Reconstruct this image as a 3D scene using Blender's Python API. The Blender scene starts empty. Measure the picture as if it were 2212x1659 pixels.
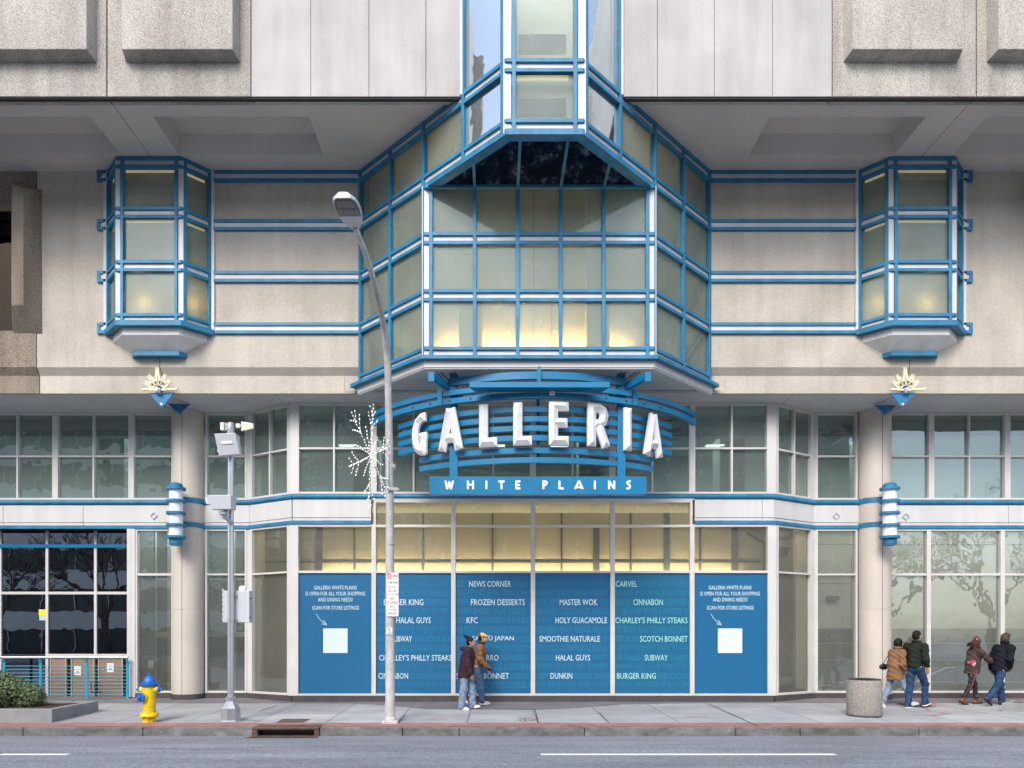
import bpy, math, random
import numpy as np
from mathutils import Vector, Matrix
random.seed(7)
sc = bpy.context.scene
col = sc.collection
# ---------------------------------------------------------------- camera, sky, sun, exposure
CZ = 1.722                                   # eye height above the foot of the facade
cam = bpy.data.cameras.new('camera'); co = bpy.data.objects.new('camera', cam); col.objects.link(co)
co.location = (0, 0, CZ); co.rotation_euler = (math.radians(90), 0, 0)
cam.sensor_width = 36; cam.lens = 1600 / 2212 * 36
cam.shift_x = (1106 - 1068) / 2212; cam.shift_y = (1368 - 829.5) / 2212
cam.clip_end = 2000; cam.clip_start = 0.1
sc.camera = co
sc.render.resolution_x, sc.render.resolution_y = 1024, 768
w = bpy.data.worlds.new("World"); sc.world = w; w.use_nodes = True
nt = w.node_tree; nt.nodes.clear()
sky = nt.nodes.new('ShaderNodeTexSky'); sky.sky_type = 'NISHITA'; sky.sun_disc = False
SUN_EL, SUN_AZ = math.radians(42), math.radians(200)      # azimuth measured clockwise from +Y
sky.sun_elevation = SUN_EL; sky.sun_rotation = SUN_AZ
sky.dust_density = 2.0; sky.air_density = 1.0; sky.ozone_density = 1.0
bg = nt.nodes.new('ShaderNodeBackground'); bg.inputs[1].default_value = 0.15
ow = nt.nodes.new('ShaderNodeOutputWorld')
hs = nt.nodes.new('ShaderNodeHueSaturation'); hs.inputs['Saturation'].default_value = .74      # thin high cloud
nt.links.new(sky.outputs[0], hs.inputs['Color']); nt.links.new(hs.outputs[0], bg.inputs[0]); nt.links.new(bg.outputs[0], ow.inputs[0])
sl = bpy.data.lights.new('sun', 'SUN'); sl.energy = 0.8; sl.angle = math.radians(22); sl.color = (1.0, 0.945, 0.89)
so = bpy.data.objects.new('sun', sl); col.objects.link(so)
sd = Vector((math.sin(SUN_AZ) * math.cos(SUN_EL), math.cos(SUN_AZ) * math.cos(SUN_EL), math.sin(SUN_EL)))
so.rotation_euler = sd.to_track_quat('Z', 'Y').to_euler(); so.location = (0, -5, 30)
sc.view_settings.view_transform = 'Standard'; sc.view_settings.look = 'None'
sc.view_settings.gamma = 1; sc.view_settings.exposure = 1.42
sc.render.engine = 'CYCLES'
sc.cycles.max_bounces = 8; sc.cycles.transparent_max_bounces = 12; sc.cycles.glossy_bounces = 3
sc.cycles.caustics_reflective = False; sc.cycles.caustics_refractive = False

# ---------------------------------------------------------------- helpers
def XP(px, Y): return (px - 1068) / 1600 * Y
def ZP(py, Y): return CZ + (1368 - py) / 1600 * Y
def P(px, py, Y): return (XP(px, Y), Y, ZP(py, Y))
def gz(Y):                                   # height of the sloping sidewalk
    return -0.10 + 0.0228 * (Y - 14.28)
def lerp(a, b, t): return a + (b - a) * t

class MB:
    def __init__(s): s.v = []; s.f = []; s.m = []
    def add(s, vs, fs, mi=0):
        o = len(s.v); s.v += [tuple(v) for v in vs]
        for f in fs: s.f.append([i + o for i in f]); s.m.append(mi)
        return s
    def box(s, x0, x1, y0, y1, z0, z1, mi=0):
        s.add([(x0,y0,z0),(x1,y0,z0),(x1,y1,z0),(x0,y1,z0),(x0,y0,z1),(x1,y0,z1),(x1,y1,z1),(x0,y1,z1)],
              [(0,3,2,1),(4,5,6,7),(0,1,5,4),(1,2,6,5),(2,3,7,6),(3,0,4,7)], mi)
        return s
    def quad(s, a, b, c, d, mi=0): s.add([a, b, c, d], [(0,1,2,3)], mi); return s
    def prism(s, poly, z0, z1, mi=0):        # horizontal polygon extruded upwards (counter-clockwise)
        n = len(poly)
        s.add([(x,y,z0) for x,y in poly] + [(x,y,z1) for x,y in poly],
              [tuple(range(n-1,-1,-1)), tuple(range(n,2*n))] + [(i,(i+1)%n,(i+1)%n+n,i+n) for i in range(n)], mi)
        return s
    def extr(s, pts, d, mi=0):               # any planar polygon pushed along vector d
        n = len(pts); d = Vector(d)
        s.add([Vector(p) for p in pts] + [Vector(p)+d for p in pts],
              [tuple(range(n)), tuple(range(2*n-1,n-1,-1))] + [(i,i+n,(i+1)%n+n,(i+1)%n) for i in range(n)], mi)
        return s
    def bar(s, a, b, w, h, up=(0,0,1), mi=0):
        a, b, up = Vector(a), Vector(b), Vector(up)
        d = (b-a).normalized(); r = d.cross(up)
        if r.length < 1e-5: r = Vector((1,0,0))
        r.normalize(); u = r.cross(d).normalized(); r *= w/2; u *= h/2
        vs = [a-r-u, a+r-u, a+r+u, a-r+u, b-r-u, b+r-u, b+r+u, b-r+u]
        s.add(vs, [(3,2,1,0),(4,5,6,7),(0,1,5,4),(1,2,6,5),(2,3,7,6),(3,0,4,7)], mi); return s
    def tube(s, pts, r, n=8, mi=0, cap=True):
        pts = [Vector(p) for p in pts]; k = len(pts)
        rs = r if isinstance(r, (list, tuple)) else [r]*k
        o = len(s.v); pu = None
        for i, p in enumerate(pts):
            t = (pts[min(i+1,k-1)] - pts[max(i-1,0)]).normalized()
            if pu is None: pu = Vector((0,0,1)) if abs(t.z) < .9 else Vector((1,0,0))
            sx = t.cross(pu).normalized(); pu = sx.cross(t).normalized()
            for j in range(n):
                a = 2*math.pi*j/n; s.v.append(tuple(p + (sx*math.cos(a) + pu*math.sin(a))*rs[i]))
        for i in range(k-1):
            for j in range(n):
                s.f.append([o+i*n+j, o+i*n+(j+1)%n, o+(i+1)*n+(j+1)%n, o+(i+1)*n+j]); s.m.append(mi)
        if cap:
            s.f.append([o+j for j in range(n-1,-1,-1)]); s.m.append(mi)
            s.f.append([o+(k-1)*n+j for j in range(n)]); s.m.append(mi)
        return s
    def lathe(s, prof, c, n=24, axis=(0,0,1), mi=0):   # prof: list of (radius, height)
        c = Vector(c); q = Vector((0,0,1)).rotation_difference(Vector(axis).normalized())
        o = len(s.v); k = len(prof)
        for r, h in prof:
            for j in range(n):
                a = 2*math.pi*j/n; s.v.append(tuple(c + q @ Vector((r*math.cos(a), r*math.sin(a), h))))
        for i in range(k-1):
            for j in range(n):
                s.f.append([o+i*n+j, o+i*n+(j+1)%n, o+(i+1)*n+(j+1)%n, o+(i+1)*n+j]); s.m.append(mi)
        s.f.append([o+j for j in range(n-1,-1,-1)]); s.m.append(mi)
        s.f.append([o+(k-1)*n+j for j in range(n)]); s.m.append(mi)
        return s
    def ball(s, c, r, n=8, sc_=(1,1,1), mi=0):
        m = max(4, n//2); c = Vector(c); o = len(s.v)
        for i in range(1, m):
            t = math.pi*i/m
            for j in range(n):
                a = 2*math.pi*j/n
                s.v.append((c.x+r*sc_[0]*math.sin(t)*math.cos(a), c.y+r*sc_[1]*math.sin(t)*math.sin(a), c.z+r*sc_[2]*math.cos(t)))
        top = len(s.v); s.v.append((c.x,c.y,c.z+r*sc_[2])); s.v.append((c.x,c.y,c.z-r*sc_[2]))
        for i in range(m-2):
            for j in range(n):
                s.f.append([o+i*n+j, o+(i+1)*n+j, o+(i+1)*n+(j+1)%n, o+i*n+(j+1)%n]); s.m.append(mi)
        for j in range(n):
            s.f.append([top, o+j, o+(j+1)%n]); s.m.append(mi)
            s.f.append([top+1, o+(m-2)*n+(j+1)%n, o+(m-2)*n+j]); s.m.append(mi)
        return s

MATS = {}
def build(name, mb, mats, parent=None, smooth=None, bevel=0):
    if not isinstance(mats, (list, tuple)): mats = [mats]
    if isinstance(mb, MB):
        me = bpy.data.meshes.new(name); me.from_pydata(mb.v, [], mb.f)
    else: me = mb
    me.materials.clear()
    for m in mats: me.materials.append(m)
    if isinstance(mb, MB) and len(mats) > 1:
        for i, p in enumerate(me.polygons): p.material_index = mb.m[i]
    me.update()
    if smooth is not None:
        me.polygons.foreach_set('use_smooth', [True]*len(me.polygons))
        if smooth < 180:
            try: me.set_sharp_from_angle(angle=math.radians(smooth))
            except Exception: pass
    o = bpy.data.objects.new(name, me); col.objects.link(o)
    if bevel:
        b = o.modifiers.new('bevel', 'BEVEL'); b.width = bevel; b.segments = 2; b.limit_method = 'ANGLE'
    if parent: put(o, parent)
    return o
def put(o, parent):
    o.parent = parent
    t = parent
    if t.type == 'EMPTY': o.matrix_parent_inverse = Matrix.Translation(t.location).inverted()
def thing(name, label, cat, loc, group=None):
    o = bpy.data.objects.new(name, None); col.objects.link(o); o.location = loc; o.empty_display_size = .2
    o['label'] = label; o['category'] = cat
    if group: o['group'] = group
    return o
def tag(o, label, cat, group=None):
    o['label'] = label; o['category'] = cat
    if group: o['group'] = group
    return o
def struct(o): o['kind'] = 'structure'; return o

# ---------------------------------------------------------------- materials
def node(nt, t, **kw):
    n = nt.nodes.new(t)
    for k, v in kw.items():
        if k in n.inputs: n.inputs[k].default_value = v
        else: setattr(n, k, v)
    return n
def newmat(name):
    m = bpy.data.materials.new(name); m.use_nodes = True; nt = m.node_tree; nt.nodes.clear()
    out = nt.nodes.new('ShaderNodeOutputMaterial'); MATS[name] = m
    return m, nt, out
def noise(nt, scale, detail=4, stretch=None, rough=.55):
    tc = nt.nodes.new('ShaderNodeTexCoord'); n = nt.nodes.new('ShaderNodeTexNoise')
    n.inputs['Scale'].default_value = scale; n.inputs['Detail'].default_value = detail; n.inputs['Roughness'].default_value = rough
    if stretch:
        mp = nt.nodes.new('ShaderNodeMapping'); mp.inputs['Scale'].default_value = stretch
        nt.links.new(tc.outputs['Object'], mp.inputs[0]); nt.links.new(mp.outputs[0], n.inputs['Vector'])
    else: nt.links.new(tc.outputs['Object'], n.inputs['Vector'])
    return n
def ramp(nt, src, stops):
    r = nt.nodes.new('ShaderNodeValToRGB'); nt.links.new(src, r.inputs[0])
    e = r.color_ramp.elements
    while len(e) < len(stops): e.new(.5)
    for i, (p, c) in enumerate(stops):
        e[i].position = p; e[i].color = (c[0], c[1], c[2], 1) if isinstance(c, (tuple, list)) else (c, c, c, 1)
    return r
def mul(nt, a, b, fac=1.0):
    m = nt.nodes.new('ShaderNodeMix'); m.data_type = 'RGBA'; m.blend_type = 'MULTIPLY'; m.inputs[0].default_value = fac
    if isinstance(a, tuple): m.inputs[6].default_value = (*a, 1)
    else: nt.links.new(a, m.inputs[6])
    nt.links.new(b, m.inputs[7]); return m.outputs[2]
def pbr(name, c, rough=.6, metal=0, var=.06, vs=1.5, fine=0, fs=60, streak=0, bump=0, bs=80, coat=0, spec=.5, emit=None, es=0):
    """base colour * soft blotches * fine grain * vertical streaks, with bump"""
    m, nt, out = newmat(name); b = nt.nodes.new('ShaderNodeBsdfPrincipled'); nt.links.new(b.outputs[0], out.inputs[0])
    src = tuple(c)
    if var: src = mul(nt, src, ramp(nt, noise(nt, vs, 6).outputs[0], [(.3, 1-var*1.6), (.7, 1+var*.6)]).outputs[0])
    if fine: src = mul(nt, src, ramp(nt, noise(nt, fs, 3, rough=.7).outputs[0], [(.32, 1-fine), (.68, 1+fine*.4)]).outputs[0])
    if streak: src = mul(nt, src, ramp(nt, noise(nt, 1.0, 5, (3.2, 3.2, .28)).outputs[0], [(.42, 1.0), (.72, 1-streak)]).outputs[0])
    if isinstance(src, tuple): b.inputs['Base Color'].default_value = (*src, 1)
    else: nt.links.new(src, b.inputs['Base Color'])
    b.inputs['Roughness'].default_value = rough; b.inputs['Metallic'].default_value = metal
    b.inputs['Coat Weight'].default_value = coat; b.inputs['Coat Roughness'].default_value = .06; b.inputs['Specular IOR Level'].default_value = spec
    if emit: b.inputs['Emission Color'].default_value = (*emit, 1); b.inputs['Emission Strength'].default_value = es
    if bump:
        n = noise(nt, bs, 3, rough=.65); bp = node(nt, 'ShaderNodeBump', Strength=bump, Distance=.01)
        nt.links.new(n.outputs[0], bp.inputs['Height']); nt.links.new(bp.outputs[0], b.inputs['Normal'])
    return m
def aggregate(name, dark, lite, tint):
    m, nt, out = newmat(name); b = nt.nodes.new('ShaderNodeBsdfPrincipled'); nt.links.new(b.outputs[0], out.inputs[0])
    b.inputs['Roughness'].default_value = .85
    n = noise(nt, 36, 3, rough=.75); r = ramp(nt, n.outputs[0], [(.3, dark), (.5, [lerp(dark[i], lite[i], .6) for i in range(3)]), (.68, lite)])
    c = mul(nt, r.outputs[0], ramp(nt, noise(nt, .9, 6, (1, 1, .45)).outputs[0], [(.3, .72), (.7, 1.08)]).outputs[0])
    c = mul(nt, c, ramp(nt, noise(nt, 1.2, 5, (2.6, 2.6, .3)).outputs[0], [(.4, 1.0), (.75, .72)]).outputs[0])
    c = mul(nt, tint, c); nt.links.new(c, b.inputs['Base Color'])
    bp = node(nt, 'ShaderNodeBump', Strength=.9, Distance=.018); nt.links.new(n.outputs[0], bp.inputs['Height']); nt.links.new(bp.outputs[0], b.inputs['Normal'])
    return m
def glass(name, tint, refl=.04, gcol=(.85,.95,1.0), wav=.25, rough=.01, ior=1.45, ws=1.3, film=0, fcol=(.5,.55,.48)):
    m, nt, out = newmat(name)
    tr = node(nt, 'ShaderNodeBsdfTransparent'); tr.inputs[0].default_value = (*tint, 1)
    gl = node(nt, 'ShaderNodeBsdfGlossy'); gl.inputs['Color'].default_value = (*gcol, 1); gl.inputs['Roughness'].default_value = rough
    fr = node(nt, 'ShaderNodeFresnel'); fr.inputs[0].default_value = ior
    ad = node(nt, 'ShaderNodeMath', operation='ADD'); ad.inputs[1].default_value = refl; ad.use_clamp = True
    mx = nt.nodes.new('ShaderNodeMixShader')
    nt.links.new(fr.outputs[0], ad.inputs[0]); nt.links.new(ad.outputs[0], mx.inputs[0])
    nt.links.new(tr.outputs[0], mx.inputs[1]); nt.links.new(gl.outputs[0], mx.inputs[2])
    if film:                                 # milky film on the inner face of the pane
        df = node(nt, 'ShaderNodeBsdfDiffuse'); df.inputs[0].default_value = (*fcol, 1); m2 = nt.nodes.new('ShaderNodeMixShader')
        r = ramp(nt, noise(nt, .8, 4).outputs[0], [(.3, film*.75), (.7, film*1.2)]); nt.links.new(r.outputs[0], m2.inputs[0])
        m3 = nt.nodes.new('ShaderNodeMixShader'); nt.links.new(tr.outputs[0], m2.inputs[1]); nt.links.new(df.outputs[0], m2.inputs[2])
        nt.links.new(ad.outputs[0], m3.inputs[0]); nt.links.new(m2.outputs[0], m3.inputs[1]); nt.links.new(gl.outputs[0], m3.inputs[2]); mx = m3
    nt.links.new(mx.outputs[0], out.inputs[0])
    if wav:
        n = noise(nt, ws, 2); bp = node(nt, 'ShaderNodeBump', Strength=wav, Distance=.02)
        nt.links.new(n.outputs[0], bp.inputs['Height']); nt.links.new(bp.outputs[0], gl.inputs['Normal'])
    return m

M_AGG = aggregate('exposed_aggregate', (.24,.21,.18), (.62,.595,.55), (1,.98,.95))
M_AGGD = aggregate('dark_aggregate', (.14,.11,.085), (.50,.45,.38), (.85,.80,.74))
M_UP = pbr('smooth_precast', (.475,.455,.43), .8, var=.10, vs=.9, fine=.12, fs=30, streak=.16, bump=.2)
M_MID = pbr('beige_stucco', (.54,.485,.41), .85, var=.12, vs=.8, fine=.17, fs=34, streak=.15, bump=.4, bs=34)
M_SOF = pbr('painted_soffit', (.62,.58,.53), .75, var=.05, vs=.8, fine=.04, fs=60)
M_SOF2 = pbr('grey_soffit', (.56,.565,.565), .75, var=.06, vs=.9)
M_WHITE = pbr('white_metal', (.60,.595,.58), .45, var=.04, vs=2, streak=.12)
M_FRAME = pbr('pale_frame', (.60,.585,.555), .45, var=.05, vs=2)
M_CREAM = pbr('cream_column', (.58,.52,.45), .6, var=.07, vs=.9, fine=.05, fs=80, streak=.08)
M_BLUE = pbr('blue_paint', (.026,.21,.37), .5, var=.20, vs=3.5, fine=.10, fs=30, streak=.22)
M_SIGN = pbr('sign_blue', (.0,.17,.34), .38, var=.08, vs=2.5, streak=.05)
M_DARKGAP = pbr('dark_joint', (.03,.028,.026), .9)
M_BASE = pbr('dark_plinth', (.075,.062,.062), .5, var=.15, vs=6)
M_LETTER = pbr('chisel_white', (.74,.74,.73), .5, var=.07, vs=5, streak=.10)
M_PURE = pbr('white_letters', (.85,.86,.86), .4, var=0)
M_GALV = pbr('galvanised', (.50,.50,.51), .38, metal=.75, var=.12, vs=5, streak=.1)
M_ALU = pbr('brushed_aluminium', (.66,.66,.67), .30, metal=.8, var=.08, vs=4)
M_GREYBOX = pbr('grey_enclosure', (.55,.57,.60), .45, var=.05)
M_BLACK = pbr('black_paint', (.012,.012,.013), .4)
M_INT = pbr('interior_plaster', (.74,.74,.66), .8, var=.04, vs=.6)
M_FOOT = pbr('pale_stone', (.76,.74,.70), .7, var=.06, vs=2, streak=.15)
M_INTB = pbr('bay_room', (.44,.445,.385), .8, var=.05)
M_INTG = pbr('interior_grey', (.40,.43,.42), .7, var=.06, vs=.8)
M_INTD = pbr('interior_dark', (.10,.13,.135), .8, var=.2, vs=.7)
M_VDARK = pbr('interior_black', (.012,.011,.012), .9, var=.2)
M_BEIGE = pbr('interior_beige', (.56,.52,.42), .8, var=.05, vs=.6)
M_GRID = pbr('interior_grid', (.10,.12,.12), .6)
M_STONE = pbr('interior_wainscot', (.30,.31,.30), .5, var=.12, vs=1.5)
M_WARM = pbr('warm_tube', (.9,.8,.5), .5, var=0, emit=(1,.70,.30), es=6)
M_WARM2 = pbr('warm_trim', (.9,.8,.5), .5, var=0, emit=(1,.75,.42), es=.22)
G_BAY = glass('bay_glass', (.66,.73,.67), .02, (.62,.72,.75), wav=.10, ior=1.38, film=.32, fcol=(.46,.52,.44))
G_SHAFT = glass('shaft_glass', (.30,.38,.36), .55, (.85,.93,1.0), wav=.3, film=.2)
G_UP = glass('clerestory_glass', (.42,.50,.47), .12, (.80,.92,.90), wav=.3, film=.26, fcol=(.34,.39,.355))
G_SHOP = glass('storefront_glass', (.62,.68,.62), .11, wav=.18, film=.16, fcol=(.50,.52,.45), ws=1.8)
G_DARK = glass('black_glass', (.03,.03,.035), .24, wav=.10, gcol=(.75,.78,.85))
# ================================================================ THE MALL
XC = 0.969
YU, YM, YB, YG, YS = 15.2, 17.78, 17.90, 18.66, 19.50
ZS1, ZS2 = 12.81, 7.517
mall = thing('shopping_mall', 'beige concrete shopping mall with blue framed glass bays above a glazed ground floor', 'building', (XC, 18, 0))
XL, XR = -17.0, 19.0

# ---- upper slab: smooth panels, aggregate panels with raised field
def mir(x): return 2*XC - x
seams = [-4.99, -3.77, -2.575, -1.406, -.70]
for side in (0, 1):
    for i in range(4):
        a, b = seams[i]+.006, seams[i+1]-.006
        if i == 3: b = seams[4]
        if side: a, b = mir(b), mir(a)
        build('concrete_panel', MB().box(a, b, YU, YU+.25, 12.74, 17.2), M_UP, mall)
    for k in range(4):
        a, b = -4.99-2.96*(k+1)+.012, -4.99-2.96*k-.012
        ma, mb_ = (.38, .21) if k == 0 else (.22, .19)
        ra, rb = a+ma, b-mb_
        if side: a, b, ra, rb = mir(b), mir(a), mir(rb), mir(ra)
        m = MB().box(a, b, YU-.012, YU+.25, 12.73, 17.2)
        y0, y1 = YU-.012, YU-.29
        e = .06
        m.add([(ra,y0,13.43),(rb,y0,13.43),(rb,y0,17.2),(ra,y0,17.2),(ra+e,y1,13.48),(rb-e,y1,13.48),(rb-e,y1,17.2),(ra+e,y1,17.2)],
              [(4,5,6,7),(0,1,5,4),(1,2,6,5),(3,0,4,7)])
        build('aggregate_panel', m, M_AGG, mall, bevel=.012)
m = MB().box(XL, -.72, YU+.26, YU+.6, 12.83, 17.2).box(mir(-.72), XR, YU+.26, YU+.6, 12.83, 17.2)
m.box(XL, -.75, YU+.02, YU+.1, 12.70, 12.735).box(mir(-.75), XR, YU+.02, YU+.1, 12.70, 12.735)
build('slab_edge', m, M_DARKGAP, mall)

# ---- soffit 1 with coffers
def grid_soffit(z, xs, ys, holes):
    m = MB()
    for i in range(len(xs)-1):
        for j in range(len(ys)-1):
            cx, cy = (xs[i]+xs[i+1])/2, (ys[j]+ys[j+1])/2
            if any(h[0] < cx < h[1] and h[2] < cy < h[3] for h in holes): continue
            m.quad((xs[i],ys[j],z),(xs[i],ys[j+1],z),(xs[i+1],ys[j+1],z),(xs[i+1],ys[j],z))
    return m
cof = []
for c in (-5.65, -8.67-1.68, -8.67-1.68-4.7):
    for s in (0, 1):
        x0, x1 = c-1.68, c+1.68
        if s: x0, x1 = mir(x1), mir(x0)
        cof.append((x0, x1, 15.9, 17.16))
shaft = (-.70, mir(-.70), YU-.1, 16.6)
sg = [(-8.006,-7.994), (mir(-7.994), mir(-8.006)), (-3.0,-2.995)]
holes = cof + [shaft] + [(a, b, 15.0, 18) for a, b in sg[:2]]
xs = sorted(set([XL, XR] + [h[0] for h in holes] + [h[1] for h in holes]))
m = grid_soffit(ZS1, xs, [YU+.02, 15.9, 16.6, 17.16, YM+.6], holes)
for x0, x1, y0, y1 in cof:
    h, t = ZS1+.42, .10
    m.quad((x0,y1,ZS1),(x1,y1,ZS1),(x1-t,y1-t,h),(x0+t,y1-t,h)); m.quad((x0,y0,ZS1),(x0,y1,ZS1),(x0+t,y1-t,h),(x0+t,y0+t,h))
    m.quad((x1,y0,ZS1),(x1,y1,ZS1),(x1-t,y1-t,h),(x1-t,y0+t,h)); m.quad((x0,y0,ZS1),(x1,y0,ZS1),(x1-t,y0+t,h),(x0+t,y0+t,h))
    m.quad((x0+t,y0+t,h),(x0+t,y1-t,h),(x1-t,y1-t,h),(x1-t,y0+t,h))
build('soffit', m, M_SOF, mall)
m = MB()
for a, b in sg[:2]: m.box(a-.1, b+.1, YU, YM, ZS1+.02, ZS1+.05)
build('soffit_joint', m, M_DARKGAP, mall)

# ---- middle wall with chamfered ledge; windows of bays open into it
XA = -10.98                                  # where exposed aggregate takes over
SB = [(-8.03), mir(-8.03)]                   # small bays
def wall_run(m, x0, x1, mi=0, dx=0, top=ZS1):
    m.quad((x0,YM,8.11),(x1,YM,8.11),(x1,YM,top),(x0,YM,top), mi)
    m.quad((x0,YB,7.94),(x1,YB,7.94),(x1,YM,8.11),(x0,YM,8.11), mi)
    m.quad((x0,YB,ZS2),(x1,YB,ZS2),(x1,YB,7.94),(x0,YB,7.94), mi)
for side in (0, 1):
    m = MB()
    for x0, x1, top in ((XA, -9.24, ZS1), (-9.24, -6.82, 8.9), (-6.82, -3.0, ZS1)):
        if side: x0, x1 = mir(x1), mir(x0)
        wall_run(m, x0, x1, top=top)
    build('middle_wall', m, M_MID, mall)
    # hairline joint under each bay
    xj = -8.03 if not side else mir(-8.03)
    m = MB().box(xj-.006, xj+.006, YM-.003, YM+.01, 8.11, 8.42)
    m.bar((xj, YM-.003, 8.11), (xj, YB-.003, 7.94), .012, .006).box(xj-.005, xj+.005, YB-.003, YB, 7.60, 7.94)
    build('wall_joint', m, M_DARKGAP, mall)
    # aggregate wall and protruding fin with window
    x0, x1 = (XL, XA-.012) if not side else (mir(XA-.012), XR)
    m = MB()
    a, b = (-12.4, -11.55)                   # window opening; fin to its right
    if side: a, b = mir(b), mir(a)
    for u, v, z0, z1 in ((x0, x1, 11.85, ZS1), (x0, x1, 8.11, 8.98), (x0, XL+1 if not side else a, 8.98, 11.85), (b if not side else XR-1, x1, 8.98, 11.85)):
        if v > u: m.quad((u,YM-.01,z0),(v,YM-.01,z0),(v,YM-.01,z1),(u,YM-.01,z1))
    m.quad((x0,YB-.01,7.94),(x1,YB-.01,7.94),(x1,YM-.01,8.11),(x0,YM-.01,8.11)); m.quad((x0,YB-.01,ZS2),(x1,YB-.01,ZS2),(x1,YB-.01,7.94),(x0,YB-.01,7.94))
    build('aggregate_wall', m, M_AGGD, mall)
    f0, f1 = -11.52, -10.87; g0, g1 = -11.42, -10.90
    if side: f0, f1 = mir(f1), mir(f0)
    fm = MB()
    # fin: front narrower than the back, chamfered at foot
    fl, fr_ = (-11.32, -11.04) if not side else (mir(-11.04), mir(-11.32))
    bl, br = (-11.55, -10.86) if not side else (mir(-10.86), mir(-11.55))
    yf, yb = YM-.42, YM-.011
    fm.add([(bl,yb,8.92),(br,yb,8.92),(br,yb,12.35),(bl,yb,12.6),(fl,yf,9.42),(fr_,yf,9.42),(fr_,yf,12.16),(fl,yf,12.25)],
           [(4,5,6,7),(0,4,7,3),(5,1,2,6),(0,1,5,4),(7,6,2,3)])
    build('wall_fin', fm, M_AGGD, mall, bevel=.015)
    wx0, wx1 = (-16, -11.5) if not side else (mir(-11.5), mir(-16))
    wf = MB(); wf.box(wx0, wx1, YM+.25, YM+.3, 8.98, 9.04).box(wx0, wx1, YM+.25, YM+.3, 11.79, 11.85).box(wx0, wx1, YM, YM+.3, 11.85, 11.87).box(wx1-.05, wx1, YM+.24, YM+.31, 9.0, 11.84).box(wx0, wx0+.05, YM+.24, YM+.31, 9.0, 11.84)
    wo = build('window', wf, M_BLACK, mall)
    build('window_pane', MB().quad((wx0,YM+.28,9.0),(wx1,YM+.28,9.0),(wx1,YM+.28,11.85),(wx0,YM+.28,11.85)), glass('bronze_glass', (.05,.04,.03), .03, (.34,.26,.2), wav=.6) if not side else MATS['bronze_glass'], wo)
    build('room', MB().quad((wx0,YM+.9,8.8),(wx1,YM+.9,8.8),(wx1,YM+.9,12),(wx0,YM+.9,12)), M_VDARK, wo)
# second soffit
m = grid_soffit(ZS2, sorted([XL, -10.02, -10.012, -5.32, -5.312, mir(-5.312), mir(-5.32), mir(-10.012), mir(-10.02), XR]), [YB, YS+.2], [])
m2 = [f for f in m.f]
gx = [(-10.02,-10.012), (-5.32,-5.312), (mir(-5.312), mir(-5.32)), (mir(-10.012), mir(-10.02))]
m = grid_soffit(ZS2, sorted([XL, XR] + [v for g in gx for v in g]), [YB, YS+.2], [(a, b, 0, 99) for a, b in gx])
build('lower_soffit', m, M_SOF2, mall)
m = MB(); m.quad((XL,YB,ZS2+.03),(XL,YS+.2,ZS2+.03),(XR,YS+.2,ZS2+.03),(XR,YB,ZS2+.03)); m.box(XL, XR, YB-.004, YB+.01, ZS2-.012, ZS2-.001)
build('lower_soffit_joint', m, M_DARKGAP, mall)

# ---- ribbons following a plan polyline
def offs(poly, d):
    """offset polyline outward (towards the street) by d, mitred"""
    n = len(poly); out = []
    for i in range(n):
        ns = []
        if i: e = Vector((poly[i][0]-poly[i-1][0], poly[i][1]-poly[i-1][1])).normalized(); ns.append(Vector((e.y, -e.x)))
        if i < n-1: e = Vector((poly[i+1][0]-poly[i][0], poly[i+1][1]-poly[i][1])).normalized(); ns.append(Vector((e.y, -e.x)))
        if len(ns) == 1: b = ns[0]; k = 1
        else: b = (ns[0]+ns[1]).normalized(); k = 1/max(.3, b.dot(ns[0]))
        out.append((poly[i][0]+b.x*d*k, poly[i][1]+b.y*d*k))
    return out
def ribbon(m, poly, z0, z1, o, i, mi=0):
    A = offs(poly, o); B = offs(poly, -i); n = len(poly); base = len(m.v)
    for k in range(n):
        m.v += [(A[k][0],A[k][1],z0),(A[k][0],A[k][1],z1),(B[k][0],B[k][1],z1),(B[k][0],B[k][1],z0)]
    for k in range(n-1):
        a, b = base+4*k, base+4*k+4
        for q in range(4): m.f.append([a+q, b+q, b+(q+1)%4, a+(q+1)%4][::-1]); m.m.append(mi)
    for a in (base, base+4*(n-1)): m.f.append([a, a+1, a+2, a+3]); m.m.append(mi)
class Fr:
    """vertical facade face from p0 to p1 (plan); u along it, o outward"""
    def __init__(s, p0, p1):
        s.p0 = Vector(p0); d = Vector(p1)-s.p0; s.L = d.length; s.d = d.normalized(); s.n = Vector((s.d.y, -s.d.x))
    def pt(s, u, o, z): q = s.p0 + s.d*u + s.n*o; return (q.x, q.y, z)
    def box(s, m, u0, u1, o0, o1, z0, z1, mi=0):
        c = [s.pt(u,o,z) for z in (z0,z1) for u,o in ((u0,o1),(u1,o1),(u1,o0),(u0,o0))]
        m.add(c, [(0,3,2,1),(4,5,6,7),(0,1,5,4),(1,2,6,5),(2,3,7,6),(3,0,4,7)], mi)
    def pane(s, name, u0, u1, z0, z1, mat, parent, o=-.03, tilt=.002):
        t = [random.uniform(-tilt, tilt) for _ in range(3)]
        m = MB().quad(s.pt(u0,o+t[0],z0), s.pt(u1,o+t[1],z0), s.pt(u1,o+t[1]+t[2],z1), s.pt(u0,o+t[0]+t[2],z1))
        return build(name, m, mat, parent)

PZ = [12.67, 11.505, 10.265, 9.03, 7.79]
BH = .078
def pair_bars(mb, mw, poly, z, o=.05):
    ribbon(mb, poly, z+.095-BH/2, z+.095+BH/2, o, .05); ribbon(mb, poly, z-.095-BH/2, z-.095+BH/2, o, .05)
    ribbon(mw, poly, z-.095+BH/2, z+.095-BH/2, .005, .04)

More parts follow.
